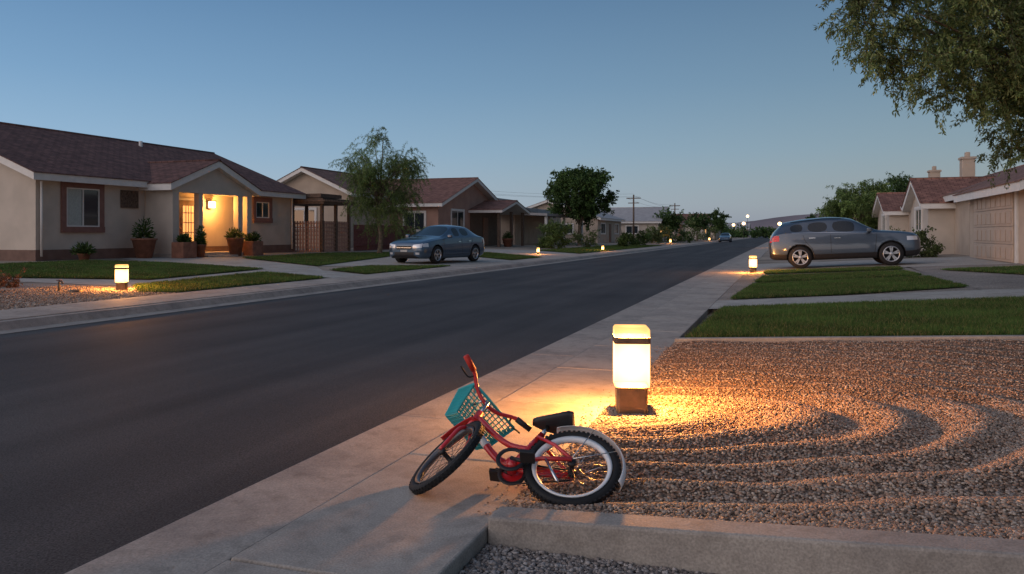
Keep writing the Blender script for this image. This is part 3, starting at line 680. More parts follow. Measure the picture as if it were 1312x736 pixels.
for (x,y,zc,rr) in [(-14.5,106,3.0,1.6),(-13,128,3.2,1.7),(-12,150,3.6,2.0),(5,170,3.0,2.2)]:
    make_tree('street_tree',(x,y,.2),[(x,y,.1),(x,y,1.4),(x,y,zc)],.14,ell_clumps((x,y,zc),rr,rr,rr*.75,22,.3),.8,10,18,.3,.09,.1,DARK*1.2,.06,.01,twig_geo=False)
PP=[];BB=[]
for i in range(330):
    y=random.uniform(210,270); x=random.uniform(-130,70)
    if -12<x<0 and y<250: x-=14
    hh=random.uniform(2,4.6)*(1.25 if random.random()<.15 else .8); w_=random.uniform(1.5,3.5); n=160; b=random.uniform(.6,1.2)
    d=rng.normal(size=(n,3)); d/=np.linalg.norm(d,axis=1,keepdims=True); d*=rng.uniform(.5,1,(n,1))
    PP.append(np.array([x,y,hh*.55])+d*np.array([w_,w_,hh*.5])); BB.append(np.full(n,b))
P=np.concatenate(PP); V,F,C=leaves_np(P,rng.normal(size=P.shape),.9,.3,DARK*1.2,np.concatenate(BB))
np_mesh('distant_trees',V,F,M['leaf'],None,cols=C)

V=[];F=[];n=120
for i in range(n):
    a=-75+150*i/(n-1); x=math.sin(math.radians(a))*1400; y=math.cos(math.radians(a))*1400
    hgt=17+9*math.sin(i*.21+2)+5*math.sin(i*.53)+3*math.sin(i*1.3)+2*random.random()
    if 0<a<12: hgt+=14*math.sin((a)/12*math.pi)
    V+=[(x*.93,y*.93,-2),(x,y,max(6,hgt)),(x*1.1,y*1.1,-2)]
for i in range(n-1):
    a=i*3; F+=[(a,a+3,a+4,a+1),(a+1,a+4,a+5,a+2)]
add('hills',V,F,M['hill'],smooth=True)

for (x,y,zt) in [(-18,100,6.2),(-18,140,6.6)]:
    p=root('utility_pole',(x,y,0)); tube('pole',[(x,y,0),(x,y,zt)],[.13,.09],M['wood'],p)
    box('crossarm',x-.9,x+.9,y-.06,y+.06,zt-.5,zt-.38,M['wood'],p)
    box('crossarm_b',x-.7,x+.7,y-.06,y+.06,zt-1.1,zt-1.0,M['wood'],p)
w_=root('power_lines',(-18,100,6)); L=[]
for dx,zz in ((-.8,5.75),(.8,5.75),(0,6.1)):
    pts=[(-18+dx,100+40*i/10,zz+.3*i/10-.5*math.sin(math.pi*i/10)) for i in range(11)]; L.append((pts,.01))
    pts=[(-36+dx+18*i/10,70+30*i/10,zz+.2-.5*math.sin(math.pi*i/10)) for i in range(11)]; L.append((pts,.008))
tubes('wires',L,M['blackpl'],w_,n=4)

def pot(x,y,z,r,hh,name='potted_plant',pal=DARK,pr=.35,ph=.5,square=False):
    p=root(name,(x,y,z))
    if square: box('planter',x-r,x+r,y-r*1.3,y+r*1.3,z,z+hh,M['terracotta'],p,bevel=.02)
    else: lathe('pot',[(0,z),(r*.65,z),(r,z+hh*.9),(r*1.1,z+hh*.9),(r*1.1,z+hh),(r*.9,z+hh),(r*.85,z+hh*.85),(0,z+hh*.85)],M['terracotta'],p,center=(x,y,0),n=20)
    n=420; d=rng.normal(size=(n,3)); d/=np.linalg.norm(d,axis=1,keepdims=True); d[:,2]=np.abs(d[:,2])
    P=np.array([x,y,z+hh])+d*np.array([pr,pr,ph])*rng.uniform(.15,1,(n,1))
    V,F,C=leaves_np(P,d+rng.normal(0,.4,(n,3)),.16,.025,pal); np_mesh('leaves',V,F,M['leaf'],p,cols=C)
pot(-22.4,23.45,.34,.42,.75,pr=.35,ph=.75)
pot(-21.5,24.5,.34,.28,.6,pr=.2,ph=.25,square=True); pot(-21.5,25.4,.34,.2,.5,pr=.15,ph=.7)
pot(-21.6,27.6,.34,.34,.75,pr=.4,ph=.35,pal=GREEN); pot(-21.5,28.6,.34,.28,.6,pr=.3,ph=.35,square=True)
pot(-22.2,20.6,.34,.2,.25,pr=.35,ph=.3); pot(-19.5,56,.3,.4,.6)

# ---------------------------------------------------------------- bollard lamps
def m_shade(s=1.0):
    m=bpy.data.materials.new('frosted_shade'); m.use_nodes=True; nt=m.node_tree; nt.nodes.clear()
    o=nt.nodes.new('ShaderNodeOutputMaterial'); mx=nt.nodes.new('ShaderNodeMixShader'); t=nt.nodes.new('ShaderNodeBsdfTransparent'); e=nt.nodes.new('ShaderNodeEmission')
    tc=nt.nodes.new('ShaderNodeTexCoord'); vm=nt.nodes.new('ShaderNodeVectorMath'); vm.operation='DISTANCE'; vm.inputs[1].default_value=(0,0,.34*s)
    nt.links.new(tc.outputs['Object'],vm.inputs[0])
    mr=nt.nodes.new('ShaderNodeMapRange'); mr.inputs[1].default_value=.12*s; mr.inputs[2].default_value=.27*s; mr.inputs[3].default_value=10.0; mr.inputs[4].default_value=2.0
    nt.links.new(vm.outputs['Value'],mr.inputs[0]); nt.links.new(mr.outputs[0],e.inputs[1])
    t.inputs[0].default_value=(1,.93,.85,1); e.inputs[0].default_value=(1,.50,.16,1); mx.inputs[0].default_value=.55
    nt.links.new(t.outputs[0],mx.inputs[1]); nt.links.new(e.outputs[0],mx.inputs[2]); nt.links.new(mx.outputs[0],o.inputs[0]); return m
SH={}
def rect_ring(w,ch):
    return [(-w+ch,-w),(w-ch,-w),(w,-w+ch),(w,w-ch),(w-ch,w),(-w+ch,w),(-w,w-ch),(-w,-w+ch)]
def prism(name,levels,m,parent,ch=.02,cap=True):
    V=[];F=[]
    for z,w in levels: V+=[(a,b,z) for a,b in rect_ring(w,ch)]
    for i in range(len(levels)-1):
        for k in range(8): F.append((i*8+k,i*8+(k+1)%8,(i+1)*8+(k+1)%8,(i+1)*8+k))
    if cap: F.append(tuple(range(7,-1,-1))); F.append(tuple(range((len(levels)-1)*8,len(levels)*8)))
    return add(name,V,F,m,parent,world=False,bevel=.003)
def bollard(x,y,z,s=1.0,rot=0.2,e=22):
    r=root('bollard_lamp',(x,y,z)); r.rotation_euler=(0,0,rot)
    if s not in SH: SH[s]=m_shade(s)
    sh=SH[s]; c=.016*s
    S=lambda L:[(a*s,b*s) for a,b in L]
    prism('base',S([(-.08,.104),(.17,.104)]),M['bronze'],r,c)
    prism('collar',S([(.171,.110),(.185,.110)]),M['bronze'],r,c)
    prism('shade',S([(.187,.118),(.48,.118)]),sh,r,c,cap=False)
    prism('band',S([(.482,.122),(.525,.122)]),M['bronze'],r,c,cap=False)
    prism('cap_glass',S([(.527,.119),(.575,.119),(.59,.11)]),sh,r,c)
    l=bpy.data.lights.new('bulb','POINT'); l.energy=e; l.color=(1,.40,.085); l.shadow_soft_size=.05*s
    o=bpy.data.objects.new('bulb',l); COL.objects.link(o); o.parent=r; o.location=(0,0,.42*s)
    return r
bollard(BX,BY,0.02,1.0,.27,620)
bollard(-12.3,12.3,zl(-12.3),.85,.5,420)
bollard(-12.6,41.2,zl(-12.6),.6,.2,160); bollard(-11.2,51,zl(-11.2),.6,.1,160); bollard(-12.2,91,zl(-12.2),.9,.1,220)
bollard(-0.95,26.6,.02,.9,.2,400); bollard(-1.0,75,.02,.9,.2,200); bollard(-11.3,130,.1,1,.2,200); bollard(-0.9,120,.02,1,.2,200)
def streetlight(x,y,hh):
    r=root('street_lamp',(x,y,0)); tube('post',[(x,y,0),(x,y,hh)],[.08,.05],M['blackpl'],r)
    lathe('globe',[(0,hh-.01),(.3,hh+.09),(.42,hh+.37),(.3,hh+.63),(0,hh+.75)],M['lampglow'],r,center=(x,y,0),n=16)
for (x,y,hh) in [(-12,165,3),(-1,190,3.2),(2,210,3.4),(-10,215,3.6),(5,240,4),(-14,240,3.5),(-22,200,3.4),(-11,262,6.5),(12,235,4.4)]: streetlight(x,y,hh)

# ---------------------------------------------------------------- vehicles
def build_car(name,secs,glass_cols,wind_cols,paint,wheels,wr,clad=False,yw=.80):
    r=root(name)
    ring=20; V=[];F=[];MI=[]
    for (x,zb,w,zs,yr,zr_,zt) in secs:
        b5=(w*.945,zs); b8=(yr,zr_)
        lp=lambda t:(b5[0]+(b8[0]-b5[0])*t,b5[1]+(b8[1]-b5[1])*t)
        p=[(0,zb),(w*.84,zb),(w*.955,zb+.07),(w*.995,zb+.2),(w,zb+(zs-zb)*.62),b5,lp(.1),lp(.88),b8,(yr*.62,zt-.012),(0,zt)]
        full=p+[(-a,b) for a,b in p[9:0:-1]]
        V+=[(x,a,b) for a,b in full]
    n=len(secs)
    def rowkind(k): return k if k<10 else 19-k
    for i in range(n-1):
        for k in range(ring):
            F.append((i*ring+k,(i+1)*ring+k,(i+1)*ring+(k+1)%ring,i*ring+(k+1)%ring))
            row=rowkind(k); m=0
            if row==6 and i in glass_cols: m=1
            if row>=8 and i in wind_cols: m=1
            if row==0: m=2
            if clad and row in (1,2): m=2
            MI.append(m)
    F.append(tuple(range(ring))); MI.append(0); F.append(tuple(range(n*ring-1,(n-1)*ring-1,-1))); MI.append(0)
    me=bpy.data.meshes.new('b'); me.from_pydata(V,[],F)
    for m in (paint,M['carglass'],M['blackpl']): me.materials.append(m)
    for p,i in zip(me.polygons,MI): p.material_index=i; p.use_smooth=True
    bm=bmesh.new(); bm.from_mesh(me); bmesh.ops.recalc_face_normals(bm,faces=bm.faces)
    cl=bm.edges.layers.float.new('crease_edge')
    for e in bm.edges:
        ms={f.material_index for f in e.link_faces}
        if len(ms)>1: e[cl]=.75
        a,b=e.verts[0].index,e.verts[1].index
        if a%ring==b%ring and a%ring in (5,15): e[cl]=max(e[cl],.45)
        if a//ring==b//ring and a//ring in (0,n-1): e[cl]=.4
    bm.to_mesh(me); bm.free()
    o=bpy.data.objects.new('tmp_body',me); COL.objects.link(o)
    sm=o.modifiers.new('s','SUBSURF'); sm.levels=3; sm.render_levels=3
    cm=bpy.data.meshes.new('c'); V=[];F=[]
    for wx in wheels:
        for sg in (-1,1):
            k=len(V); N=36
            for yy in (sg*.62,sg*1.2):
                for q in range(N):
                    a=2*math.pi*q/N; V.append((wx+(wr+.05)*math.cos(a),yy,wr+.01+(wr+.05)*math.sin(a)))
            for q in range(N): F.append((k+q,k+(q+1)%N,k+N+(q+1)%N,k+N+q))
            F.append(tuple(k+q for q in range(N))); F.append(tuple(k+N+q for q in range(N-1,-1,-1)))
    cm.from_pydata(V,[],F)
    bm=bmesh.new(); bm.from_mesh(cm); bmesh.ops.recalc_face_normals(bm,faces=bm.faces); bm.to_mesh(cm); bm.free()
    for m in (paint,M['carglass'],M['blackpl']): cm.materials.append(m)
    for p in cm.polygons: p.material_index=2
    co=bpy.data.objects.new('tmp_cut',cm); COL.objects.link(co)
    bo=o.modifiers.new('b','BOOLEAN'); bo.object=co; bo.operation='DIFFERENCE'; bo.solver='EXACT'
    bpy.context.view_layer.update(); dg=bpy.context.evaluated_depsgraph_get()
    fin=bpy.data.meshes.new_from_object(o.evaluated_get(dg)); fin.name='body'
    bpy.data.objects.remove(o); bpy.data.objects.remove(co)
    body=bpy.data.objects.new('body',fin); link(body,r,False)
    bm=bmesh.new(); bm.from_mesh(fin); bvh=BVHTree.FromBMesh(bm); bm.free()
    def ribbon(nm,pts,wd,m,sg=1,off=.003):
        P=[]
        for i in range(len(pts)-1):
            for q in range(6): 
                t=q/6; P.append((pts[i][0]*(1-t)+pts[i+1][0]*t,pts[i][1]*(1-t)+pts[i+1][1]*t))
        P.append(pts[-1]); V=[];F=[]
        for i,(x,z) in enumerate(P):
            a=P[max(0,i-1)];b=P[min(len(P)-1,i+1)]; d=Vector((b[0]-a[0],b[1]-a[1])); 
            if d.length<1e-6: d=Vector((1,0))
            d.normalize(); nn=(-d.y,d.x)
            for s_ in (-1,1):
                xx=x+nn[0]*wd*s_/2; zz=z+nn[1]*wd*s_/2
                hit=bvh.ray_cast(Vector((xx,sg*2,zz)),Vector((0,-sg,0)))
                y=hit[0].y if hit[0] else sg*.8
                V.append((xx,y+sg*off,zz))
        for i in range(len(P)-1): F.append((i*2,i*2+1,i*2+3,i*2+2))
        add(nm,V,F,m,r,world=False,smooth=True)
    def surf_patch(nm,axis,sg,a0,a1,z0,z1,m,off=.006,nu=8,nv=6,shape=None):
        V=[];F=[]
        for j in range(nv+1):
            for i in range(nu+1):
                u=i/nu;v=j/nv; y=a0+(a1-a0)*u; z=z0+(z1-z0)*v
                if shape: y,z=shape(u,v,y,z)
                if axis=='X':
                    hit=bvh.ray_cast(Vector((sg*4,y,z)),Vector((-sg,0,0))); x=hit[0].x if hit[0] else sg*2.1
                    V.append((x+sg*off,y,z))
                else:
                    hit=bvh.ray_cast(Vector((y,sg*2,z)),Vector((0,-sg,0))); q=hit[0].y if hit[0] else sg*.8
                    V.append((y,q+sg*off,z))
        for j in range(nv):
            for i in range(nu): a=j*(nu+1)+i; F.append((a,a+1,a+nu+2,a+nu+1))
        add(nm,V,F,m,r,world=False,smooth=True)
    for wi,wx in enumerate(wheels):
        for sg in (-1,1):
            yc=sg*yw
            lathe('tyre_%d_%d'%(wi,sg>0),[(wr*.66,-.1),(wr*.93,-.105),(wr,-.07),(wr,.07),(wr*.93,.105),(wr*.66,.1)],M['black'],r,'Y',(wx,yc,wr),36,False)
            lathe('rim_%d_%d'%(wi,sg>0),[(wr*.67,.1*sg),(wr*.63,.098*sg),(wr*.60,.04*sg),(wr*.58,-.02*sg),(0.01,-.02*sg)],M['blackpl'],r,'Y',(wx,yc,wr),36,False)
            lathe('rim_lip_%d_%d'%(wi,sg>0),[(wr*.68,.09*sg),(wr*.68,.106*sg),(wr*.61,.106*sg),(wr*.59,.06*sg)],M['alloy'],r,'Y',(wx,yc,wr),36,False)
            V=[];F=[]
            for q in range(5):
                for dq in (-.16,.16):
                    a=2*math.pi*q/5+.3; 
                    c0=Vector((math.cos(a+dq*.3),math.sin(a+dq*.3)))*wr*.1; c1=Vector((math.cos(a+dq),math.sin(a+dq)))*wr*.62
                    d=(c1-c0).normalized(); nn=Vector((-d.y,d.x))*wr*.06; k=len(V)
                    for cc in (c0,c1):
                        for s_ in (-1,1):
                            for yy in (.04,.085): V.append((wx+cc.x+nn.x*s_,yc+sg*yy,wr+cc.y+nn.y*s_))
                    F+=[tuple(k+i for i in f) for f in [(0,1,3,2),(4,6,7,5),(0,4,5,1),(2,3,7,6),(1,5,7,3),(0,2,6,4)]]
            add('rim_spokes_%d_%d'%(wi,sg>0),V,F,M['alloy'],r,world=False)
            lathe('hub_%d_%d'%(wi,sg>0),[(wr*.16,.03*sg),(wr*.16,.088*sg),(wr*.1,.095*sg),(0.001,.096*sg)],M['alloy'],r,'Y',(wx,yc,wr),16,False)
    return r,ribbon,surf_patch
SUV=[(2.34,.40,.62,.74,.5,.80,.82),(2.29,.30,.80,.88,.62,.94,.97),(2.12,.26,.88,.98,.70,1.04,1.07),(1.7,.25,.92,1.04,.76,1.10,1.13),(1.2,.25,.93,1.08,.76,1.14,1.17),
 (1.02,.25,.93,1.09,.75,1.16,1.20),(.36,.25,.93,1.11,.63,1.52,1.58),(.20,.25,.93,1.11,.62,1.575,1.64),(-.34,.25,.93,1.12,.62,1.61,1.69),(-.43,.25,.93,1.12,.62,1.61,1.69),
 (-1.12,.25,.93,1.14,.62,1.58,1.665),(-1.22,.25,.93,1.15,.61,1.57,1.655),(-1.66,.27,.92,1.19,.60,1.49,1.60),(-1.84,.28,.91,1.19,.60,1.46,1.57),(-2.16,.29,.89,1.14,.66,1.19,1.25),(-2.28,.33,.86,1.0,.68,1.04,1.07),(-2.33,.42,.76,.82,.6,.86,.88)]
r,ribbon,sp=build_car('parked_suv',SUV,{6,7,9,11},{5,13},M['suv'],(1.42,-1.36),.375,clad=True,yw=.815)
for sg in (-1,1):
    for nm,pts in (('front_door_seam',[(1.02,1.06),(.98,.78),(.92,.42)]),('mid_door_seam',[(-.385,1.1),(-.39,.42)]),('rear_door_seam',[(-1.24,1.11),(-1.18,.9),(-.98,.66),(-.90,.42)]),('sill_seam',[(.92,.42),(-.90,.42)])):
        ribbon(nm+str(sg>0),pts,.014,M['blackpl'],sg)
    ribbon('handle_a'+str(sg>0),[(-.08,.97),(-.28,.975)],.03,M['chrome'],sg,.03); ribbon('handle_b'+str(sg>0),[(-.86,1.0),(-1.06,1.005)],.03,M['chrome'],sg,.03)
    ribbon('waistline'+str(sg>0),[(.9,1.115),(-1.6,1.195)],.016,M['chrome'],sg,.006)
    ribbon('roof_rail'+str(sg>0),[(.1,1.615),(-.6,1.635),(-1.6,1.56)],.028,M['blackpl'],sg,.02)
    box('mirror'+str(sg>0),.70,.86,min(sg*.92,sg*1.1),max(sg*.92,sg*1.1),1.11,1.26,M['suv'],r,bevel=.04,world=False)
    sp('tail_lamp'+str(sg>0),'Y',sg,-2.22,-2.0,.93,1.12,M['lamp_r']); sp('head_lamp'+str(sg>0),'Y',sg,1.9,2.22,.80,.93,M['lamp_w'])
    sp('tail_lamp_r'+str(sg>0),'X',-1,sg*.55,sg*.84,.9,1.07,M['lamp_r']); sp('head_lamp_f'+str(sg>0),'X',1,sg*.45,sg*.74,.72,.84,M['lamp_w'])
sp('number_plate','X',-1,-.26,.26,.74,.86,M['plate']); sp('grille','X',1,-.4,.4,.52,.78,M['blackpl'])
r.location=(1.85,29.2,zr(1.85)+.008); r.rotation_euler=(0,-math.atan(.05),math.radians(2))
SED=[(2.22,.32,.55,.62,.45,.66,.68),(2.16,.22,.74,.70,.6,.75,.78),(1.98,.19,.82,.77,.66,.82,.86),(1.5,.18,.86,.86,.70,.91,.95),(1.0,.18,.87,.91,.70,.96,1.0),
 (.88,.18,.87,.92,.70,.98,1.03),(.12,.18,.87,.95,.58,1.33,1.39),(0.0,.18,.87,.95,.57,1.37,1.43),(-.28,.18,.87,.95,.57,1.385,1.45),(-.36,.18,.87,.95,.57,1.385,1.45),(-.95,.18,.87,.97,.57,1.35,1.42),
 (-1.12,.18,.87,.98,.58,1.32,1.395),(-1.68,.2,.86,.98,.66,1.03,1.07),(-1.85,.2,.86,.97,.68,1.01,1.04),(-2.12,.24,.82,.92,.66,.97,1.0),(-2.2,.34,.7,.77,.55,.81,.83)]
r,ribbon,sp=build_car('parked_sedan',SED,{6,7,9},{5,11},M['sedan'],(1.33,-1.3),.32,yw=.76)
for sg in (-1,1):
    for nm,pts in (('front_door_seam',[(.9,.88),(.88,.6),(.84,.32)]),('mid_door_seam',[(-.32,.92),(-.34,.32)]),('rear_door_seam',[(-1.12,.94),(-1.05,.75),(-.88,.55),(-.84,.32)]),('sill_seam',[(.84,.32),(-.84,.32)])):
        ribbon(nm+str(sg>0),pts,.014,M['blackpl'],sg)
    ribbon('handle_a'+str(sg>0),[(-.05,.80),(-.22,.80)],.028,M['chrome'],sg,.03); ribbon('handle_b'+str(sg>0),[(-.78,.82),(-.95,.82)],.028,M['chrome'],sg,.03)
    box('mirror'+str(sg>0),.60,.74,min(sg*.86,sg*1.03),max(sg*.86,sg*1.03),.94,1.07,M['sedan'],r,bevel=.04,world=False)
    sp('head_lamp_f'+str(sg>0),'X',1,sg*.38,sg*.72,.56,.70,M['lamp_w'],shape=lambda u,v,y,z:(y,z+.04*u)); sp('head_lamp'+str(sg>0),'Y',sg,1.85,2.1,.62,.75,M['lamp_w'])
    sp('tail_lamp'+str(sg>0),'Y',sg,-2.1,-1.9,.74,.88,M['lamp_r']); sp('fog_lamp'+str(sg>0),'X',1,sg*.5,sg*.64,.34,.42,M['lamp_w'])
sp('grille','X',1,-.32,.32,.53,.66,M['blackpl']); sp('grille_bar','X',1,-.32,.32,.58,.605,M['chrome'],off=.014); sp('lower_intake','X',1,-.42,.42,.29,.43,M['blackpl']); sp('number_plate','X',1,-.15,.15,.44,.51,M['plate'],off=.01)
r.location=(-12.65,28.2,zl(-12.65)+.006); r.rotation_euler=(0,0,math.radians(-94)); r.scale=(1.0,1.02,1.0)
r.rotation_euler=(0,0,math.radians(-100))
r,ribbon,sp=build_car('parked_car',SED,{6,7,9},{5,11},M['sedan'],(1.33,-1.3),.315); r.location=(-8.7,128,-.02); r.rotation_euler=(0,0,math.radians(-90))

# ---------------------------------------------------------------- bicycle
B=root('bicycle')
WB=.615; R=.205; HZ=.225
def torus_geo(c,R,r,axis,n=48,m=10,a0=0,a1=2*math.pi,sq=1.0):
    V=[];F=[]; full=abs(a1-a0-2*math.pi)<1e-6; N=n if full else n+1
    for i in range(N):
        a=a0+(a1-a0)*i/n
        for j in range(m):
            b=2*math.pi*j/m; rr=R+r*math.cos(b); V.append((c[0]+rr*math.cos(a),c[1]+r*sq*math.sin(b),c[2]+rr*math.sin(a)))
    for i in range(n):
        for j in range(m): F.append((i*m+j,i*m+(j+1)%m,((i+1)%N)*m+(j+1)%m,((i+1)%N)*m+j))
    return V,F
def wheel(prefix,c,parent,rm):
    V,F=torus_geo(c,R+.002,.022,'Y'); add(prefix+'_tyre',V,F,M['black'],parent,True,False)
    V=[];F=[]
    for i in range(60):
        a=2*math.pi*i/60
        for yy in (-.010,.010):
            a_=a+(.02 if yy>0 else 0); k=len(V)
            for rr in (R+.016,R+.0255):
                for da in (-.028,.028):
                    for dy in (-.005,.005): V.append((c[0]+rr*math.cos(a_+da),c[1]+yy+dy,c[2]+rr*math.sin(a_+da)))
            F+=[tuple(k+q for q in f) for f in [(0,1,3,2),(4,6,7,5),(0,4,5,1),(2,3,7,6),(1,5,7,3),(0,2,6,4)]]
    add(prefix+'_tread',V,F,M['black'],parent,False,False)
    prof=[(R-.018,-.016),(R-.016,-.0185),(R-.030,-.015),(R-.038,-.008),(R-.038,.008),(R-.030,.015),(R-.016,.0185),(R-.018,.016)]
    lathe(prefix+'_rim',prof,rm,parent,'Y',c,48,False)
    L=[]
    for i in range(28):
        a=2*math.pi*i/28; s_=1 if i%2 else -1; a2=a+(.5 if (i//2)%2 else -.5)
        L.append(([(c[0]+.018*math.cos(a2),c[1]+s_*.022,c[2]+.018*math.sin(a2)),(c[0]+(R-.037)*math.cos(a),c[1],c[2]+(R-.037)*math.sin(a))],.0014))
    tubes(prefix+'_spokes',L,M['rimgrey'],parent,n=4,world=False)
    lathe(prefix+'_hub',[(.001,-.045),(.02,-.045),(.022,-.03),(.012,-.025),(.012,.025),(.022,.03),(.02,.045),(.001,.045)],M['blackpl'],parent,'Y',c,16,False)
wheel('rear_wheel',(0,0,HZ),B,M['white'])
BBp=(.285,0,.20); ST_=(.175,0,.42); HT=(.515,0,.53); HB=(.548,0,.415)
T=[]
T.append((smoothpath([(.54,0,.445),(.45,0,.33),(.36,0,.235),BBp],4),.019)); T.append((smoothpath([(.523,0,.50),(.42,0,.40),(.32,0,.33),(.225,0,.315)],4),.015))
T.append(([BBp,ST_],.016)); T.append(([HT,HB],.021))
for s_ in (-1,1):
    T.append(([(.27,s_*.02,.2),(.14,s_*.055,.215),(0,s_*.06,HZ)],.0105)); T.append(([(.19,s_*.015,.39),(.09,s_*.05,.31),(0,s_*.06,HZ)],.009))
T.append(([(BBp[0],-.035,BBp[2]),(BBp[0],.035,BBp[2])],.026))
tubes('frame',T,M['red'],B,n=12,world=False)
tubes('frame_decal',[([(.475,0,.362),(.43,0,.308)],.0203)],M['white'],B,n=12,world=False)
tube('seat_post',[(.178,0,.41),(.155,0,.475)],.012,M['chrome'],B,world=False)
V=[];F=[];n=10;mm=12
for i in range(n+1):
    t=i/n; x=.03+t*.205; wd=.078*(1-t)**.7*(1 if t>.12 else .75+.25*t/.12)+.016; th=.036*(1-.45*t)
    zc=.50+.014*(1-t)**2-.004*math.sin(t*3)
    for j in range(mm):
        a=2*math.pi*j/mm; V.append((x,wd*math.cos(a),zc+th*math.sin(a)*(1 if math.sin(a)>0 else .8)))
for i in range(n):
    for j in range(mm): F.append((i*mm+j,i*mm+(j+1)%mm,(i+1)*mm+(j+1)%mm,(i+1)*mm+j))
F.append(tuple(range(mm))); F.append(tuple(n*mm+j for j in range(mm-1,-1,-1)))
add('saddle',V,F,M['blackpl'],B,True,False)
for nm,yy in (('chainring',-.05),('chainring_guard',.046)):
    lathe(nm,[(.052,yy-.002),(.072,yy-.002),(.072,yy+.002),(.052,yy+.002),(.052,yy-.002)],M['blackpl'],B,'Y',(BBp[0],0,BBp[2]),28,False)
ca=math.radians(200)
for s_ in (-1,1):
    dx=.095*math.cos(ca)*s_; dz=.095*math.sin(ca)*s_
    tube('crank'+str(s_),[(BBp[0],s_*.055,BBp[2]),(BBp[0]+dx,s_*.07,BBp[2]+dz)],.009,M['blackpl'],B,world=False)
    box('pedal'+str(s_),BBp[0]+dx-.035,BBp[0]+dx+.035,min(s_*.075,s_*.145),max(s_*.075,s_*.145),BBp[2]+dz-.011,BBp[2]+dz+.011,M['blackpl'],B,bevel=.004,world=False)
ch=[]
for s_ in (1,-1): ch.append(([(BBp[0],-.05,BBp[2]+.066*s_),(0,-.05,HZ+.03*s_)],.004))
tubes('chain',ch,M['blackpl'],B,world=False)
add('chain_guard',[(.35,-.06,.20),(.33,-.06,.27),(.25,-.06,.285),(.06,-.06,.262),(.0,-.06,.25),(.0,-.06,.235),(.2,-.06,.235),(.22,-.06,.2),(.28,-.06,.15),(.34,-.06,.16)],[tuple(range(10))],M['red'],B,world=False)
tube('kickstand',[(.12,.06,.21),(.04,.10,.05)],.007,M['chrome'],B,world=False)
def fender(nm,c,a0,a1,parent,m):
    V=[];F=[];n=22;mm=6
    for i in range(n+1):
        a=math.radians(a0+(a1-a0)*i/n)
        for j in range(mm+1):
            b=-1+2*j/mm; rr=R+.034+.014*(1-b*b); V.append((c[0]+rr*math.cos(a),b*.038,c[2]+rr*math.sin(a)))
    for i in range(n):
        for j in range(mm): k=i*(mm+1)+j; F.append((k,k+1,k+mm+2,k+mm+1))
    o=add(nm,V,F,m,parent,True,False); s_=o.modifiers.new('s','SOLIDIFY'); s_.thickness=.002
fender('rear_fender',(0,0,HZ),65,200,B,M['white'])
L=[]
for s_ in (-1,1): L.append(([(0,s_*.06,HZ),(-.2,s_*.033,HZ+.1)],.0025)); L.append(([(0,s_*.06,HZ),(-.08,s_*.033,HZ+.225)],.0025))
tubes('fender_stays',L,M['chrome'],B,world=False,n=6)
ax=(Vector(HT)-Vector(HB)).normalized()
piv=bpy.data.objects.new('front_assembly',None); COL.objects.link(piv); piv.parent=B; piv.location=HB
steer=math.radians(-42)
piv.rotation_mode='QUATERNION'
piv.rotation_quaternion=Quaternion(ax,steer)
o_=Vector(HB)
def loc(p): return tuple(Vector(p)-o_)
fc=loc((WB,0,HZ)); wheel('front_wheel',fc,piv,M['rimgrey'])
T=[([loc((.552,0,.40)),loc((.538,0,.44))],.020)]
for s_ in (-1,1): T.append((smoothpath([loc((.552,s_*.02,.405)),loc((.562,s_*.04,.37)),loc((.585,s_*.047,.29)),loc((WB,s_*.05,HZ))],4),.0105))
tubes('fork',T,M['red'],piv,world=False,n=10)
fender('front_fender',(fc[0],0,fc[2]),60,118,piv,M['red'])
tubes('stem',[([loc((.517,0,.52)),loc((.494,0,.605))],.011),([loc((.494,0,.60)),loc((.51,0,.61))],.013)],M['chrome'],piv,world=False)
hb=smoothpath([loc((.44,-.25,.66)),loc((.465,-.17,.665)),loc((.505,-.08,.63)),loc((.51,0,.61)),loc((.505,.08,.63)),loc((.465,.17,.665)),loc((.44,.25,.66))],5)
tube('handlebar',hb,.0105,M['red'],piv,world=False)
for s_,mm_ in ((1,'grip'),(-1,'blackpl')):
    tube('grip'+str(s_),[loc((.463,s_*.175,.664)),loc((.437,s_*.262,.659))],.016,M[mm_],piv,world=False,n=12)
    tube('brake_lever'+str(s_),smoothpath([loc((.475,s_*.15,.655)),loc((.50,s_*.17,.64)),loc((.49,s_*.24,.64))],4),.005,M['blackpl'],piv,world=False)
tube('brake_cable',smoothpath([loc((.47,.15,.655)),loc((.545,.1,.70)),loc((.58,.02,.60)),loc((.56,0,.45))],6),.0025,M['blackpl'],piv,world=False)
cx,cy,cz=.625,-.045,.49
bt,bb=(.10,.16),(.075,.125); H=.17
def bk(u,v,face):
    hx=bb[0]+(bt[0]-bb[0])*v; hy_=bb[1]+(bt[1]-bb[1])*v; z=cz+H*v
    if face==0: return (cx+hx,cy-hy_+2*hy_*u,z)
    if face==1: return (cx+hx-2*hx*u,cy+hy_,z)
    if face==2: return (cx-hx,cy+hy_-2*hy_*u,z)
    return (cx-hx+2*hx*u,cy-hy_,z)
V=[];F=[]
for f_ in range(4):
    nu=12 if f_%2==0 else 9; nv=8; k=len(V)
    for j in range(nv+1):
        for i in range(nu+1): V.append(loc(bk(i/nu,j/nv,f_)))
    for j in range(nv):
        for i in range(nu): a=k+j*(nu+1)+i; F.append((a,a+1,a+nu+2,a+nu+1))
k=len(V); nu=9;nv=12
for j in range(nv+1):
    for i in range(nu+1): V.append(loc((cx-bb[0]+2*bb[0]*i/nu,cy-bb[1]+2*bb[1]*j/nv,cz)))
for j in range(nv):
    for i in range(nu): a=k+j*(nu+1)+i; F.append((a,a+1,a+nu+2,a+nu+1))
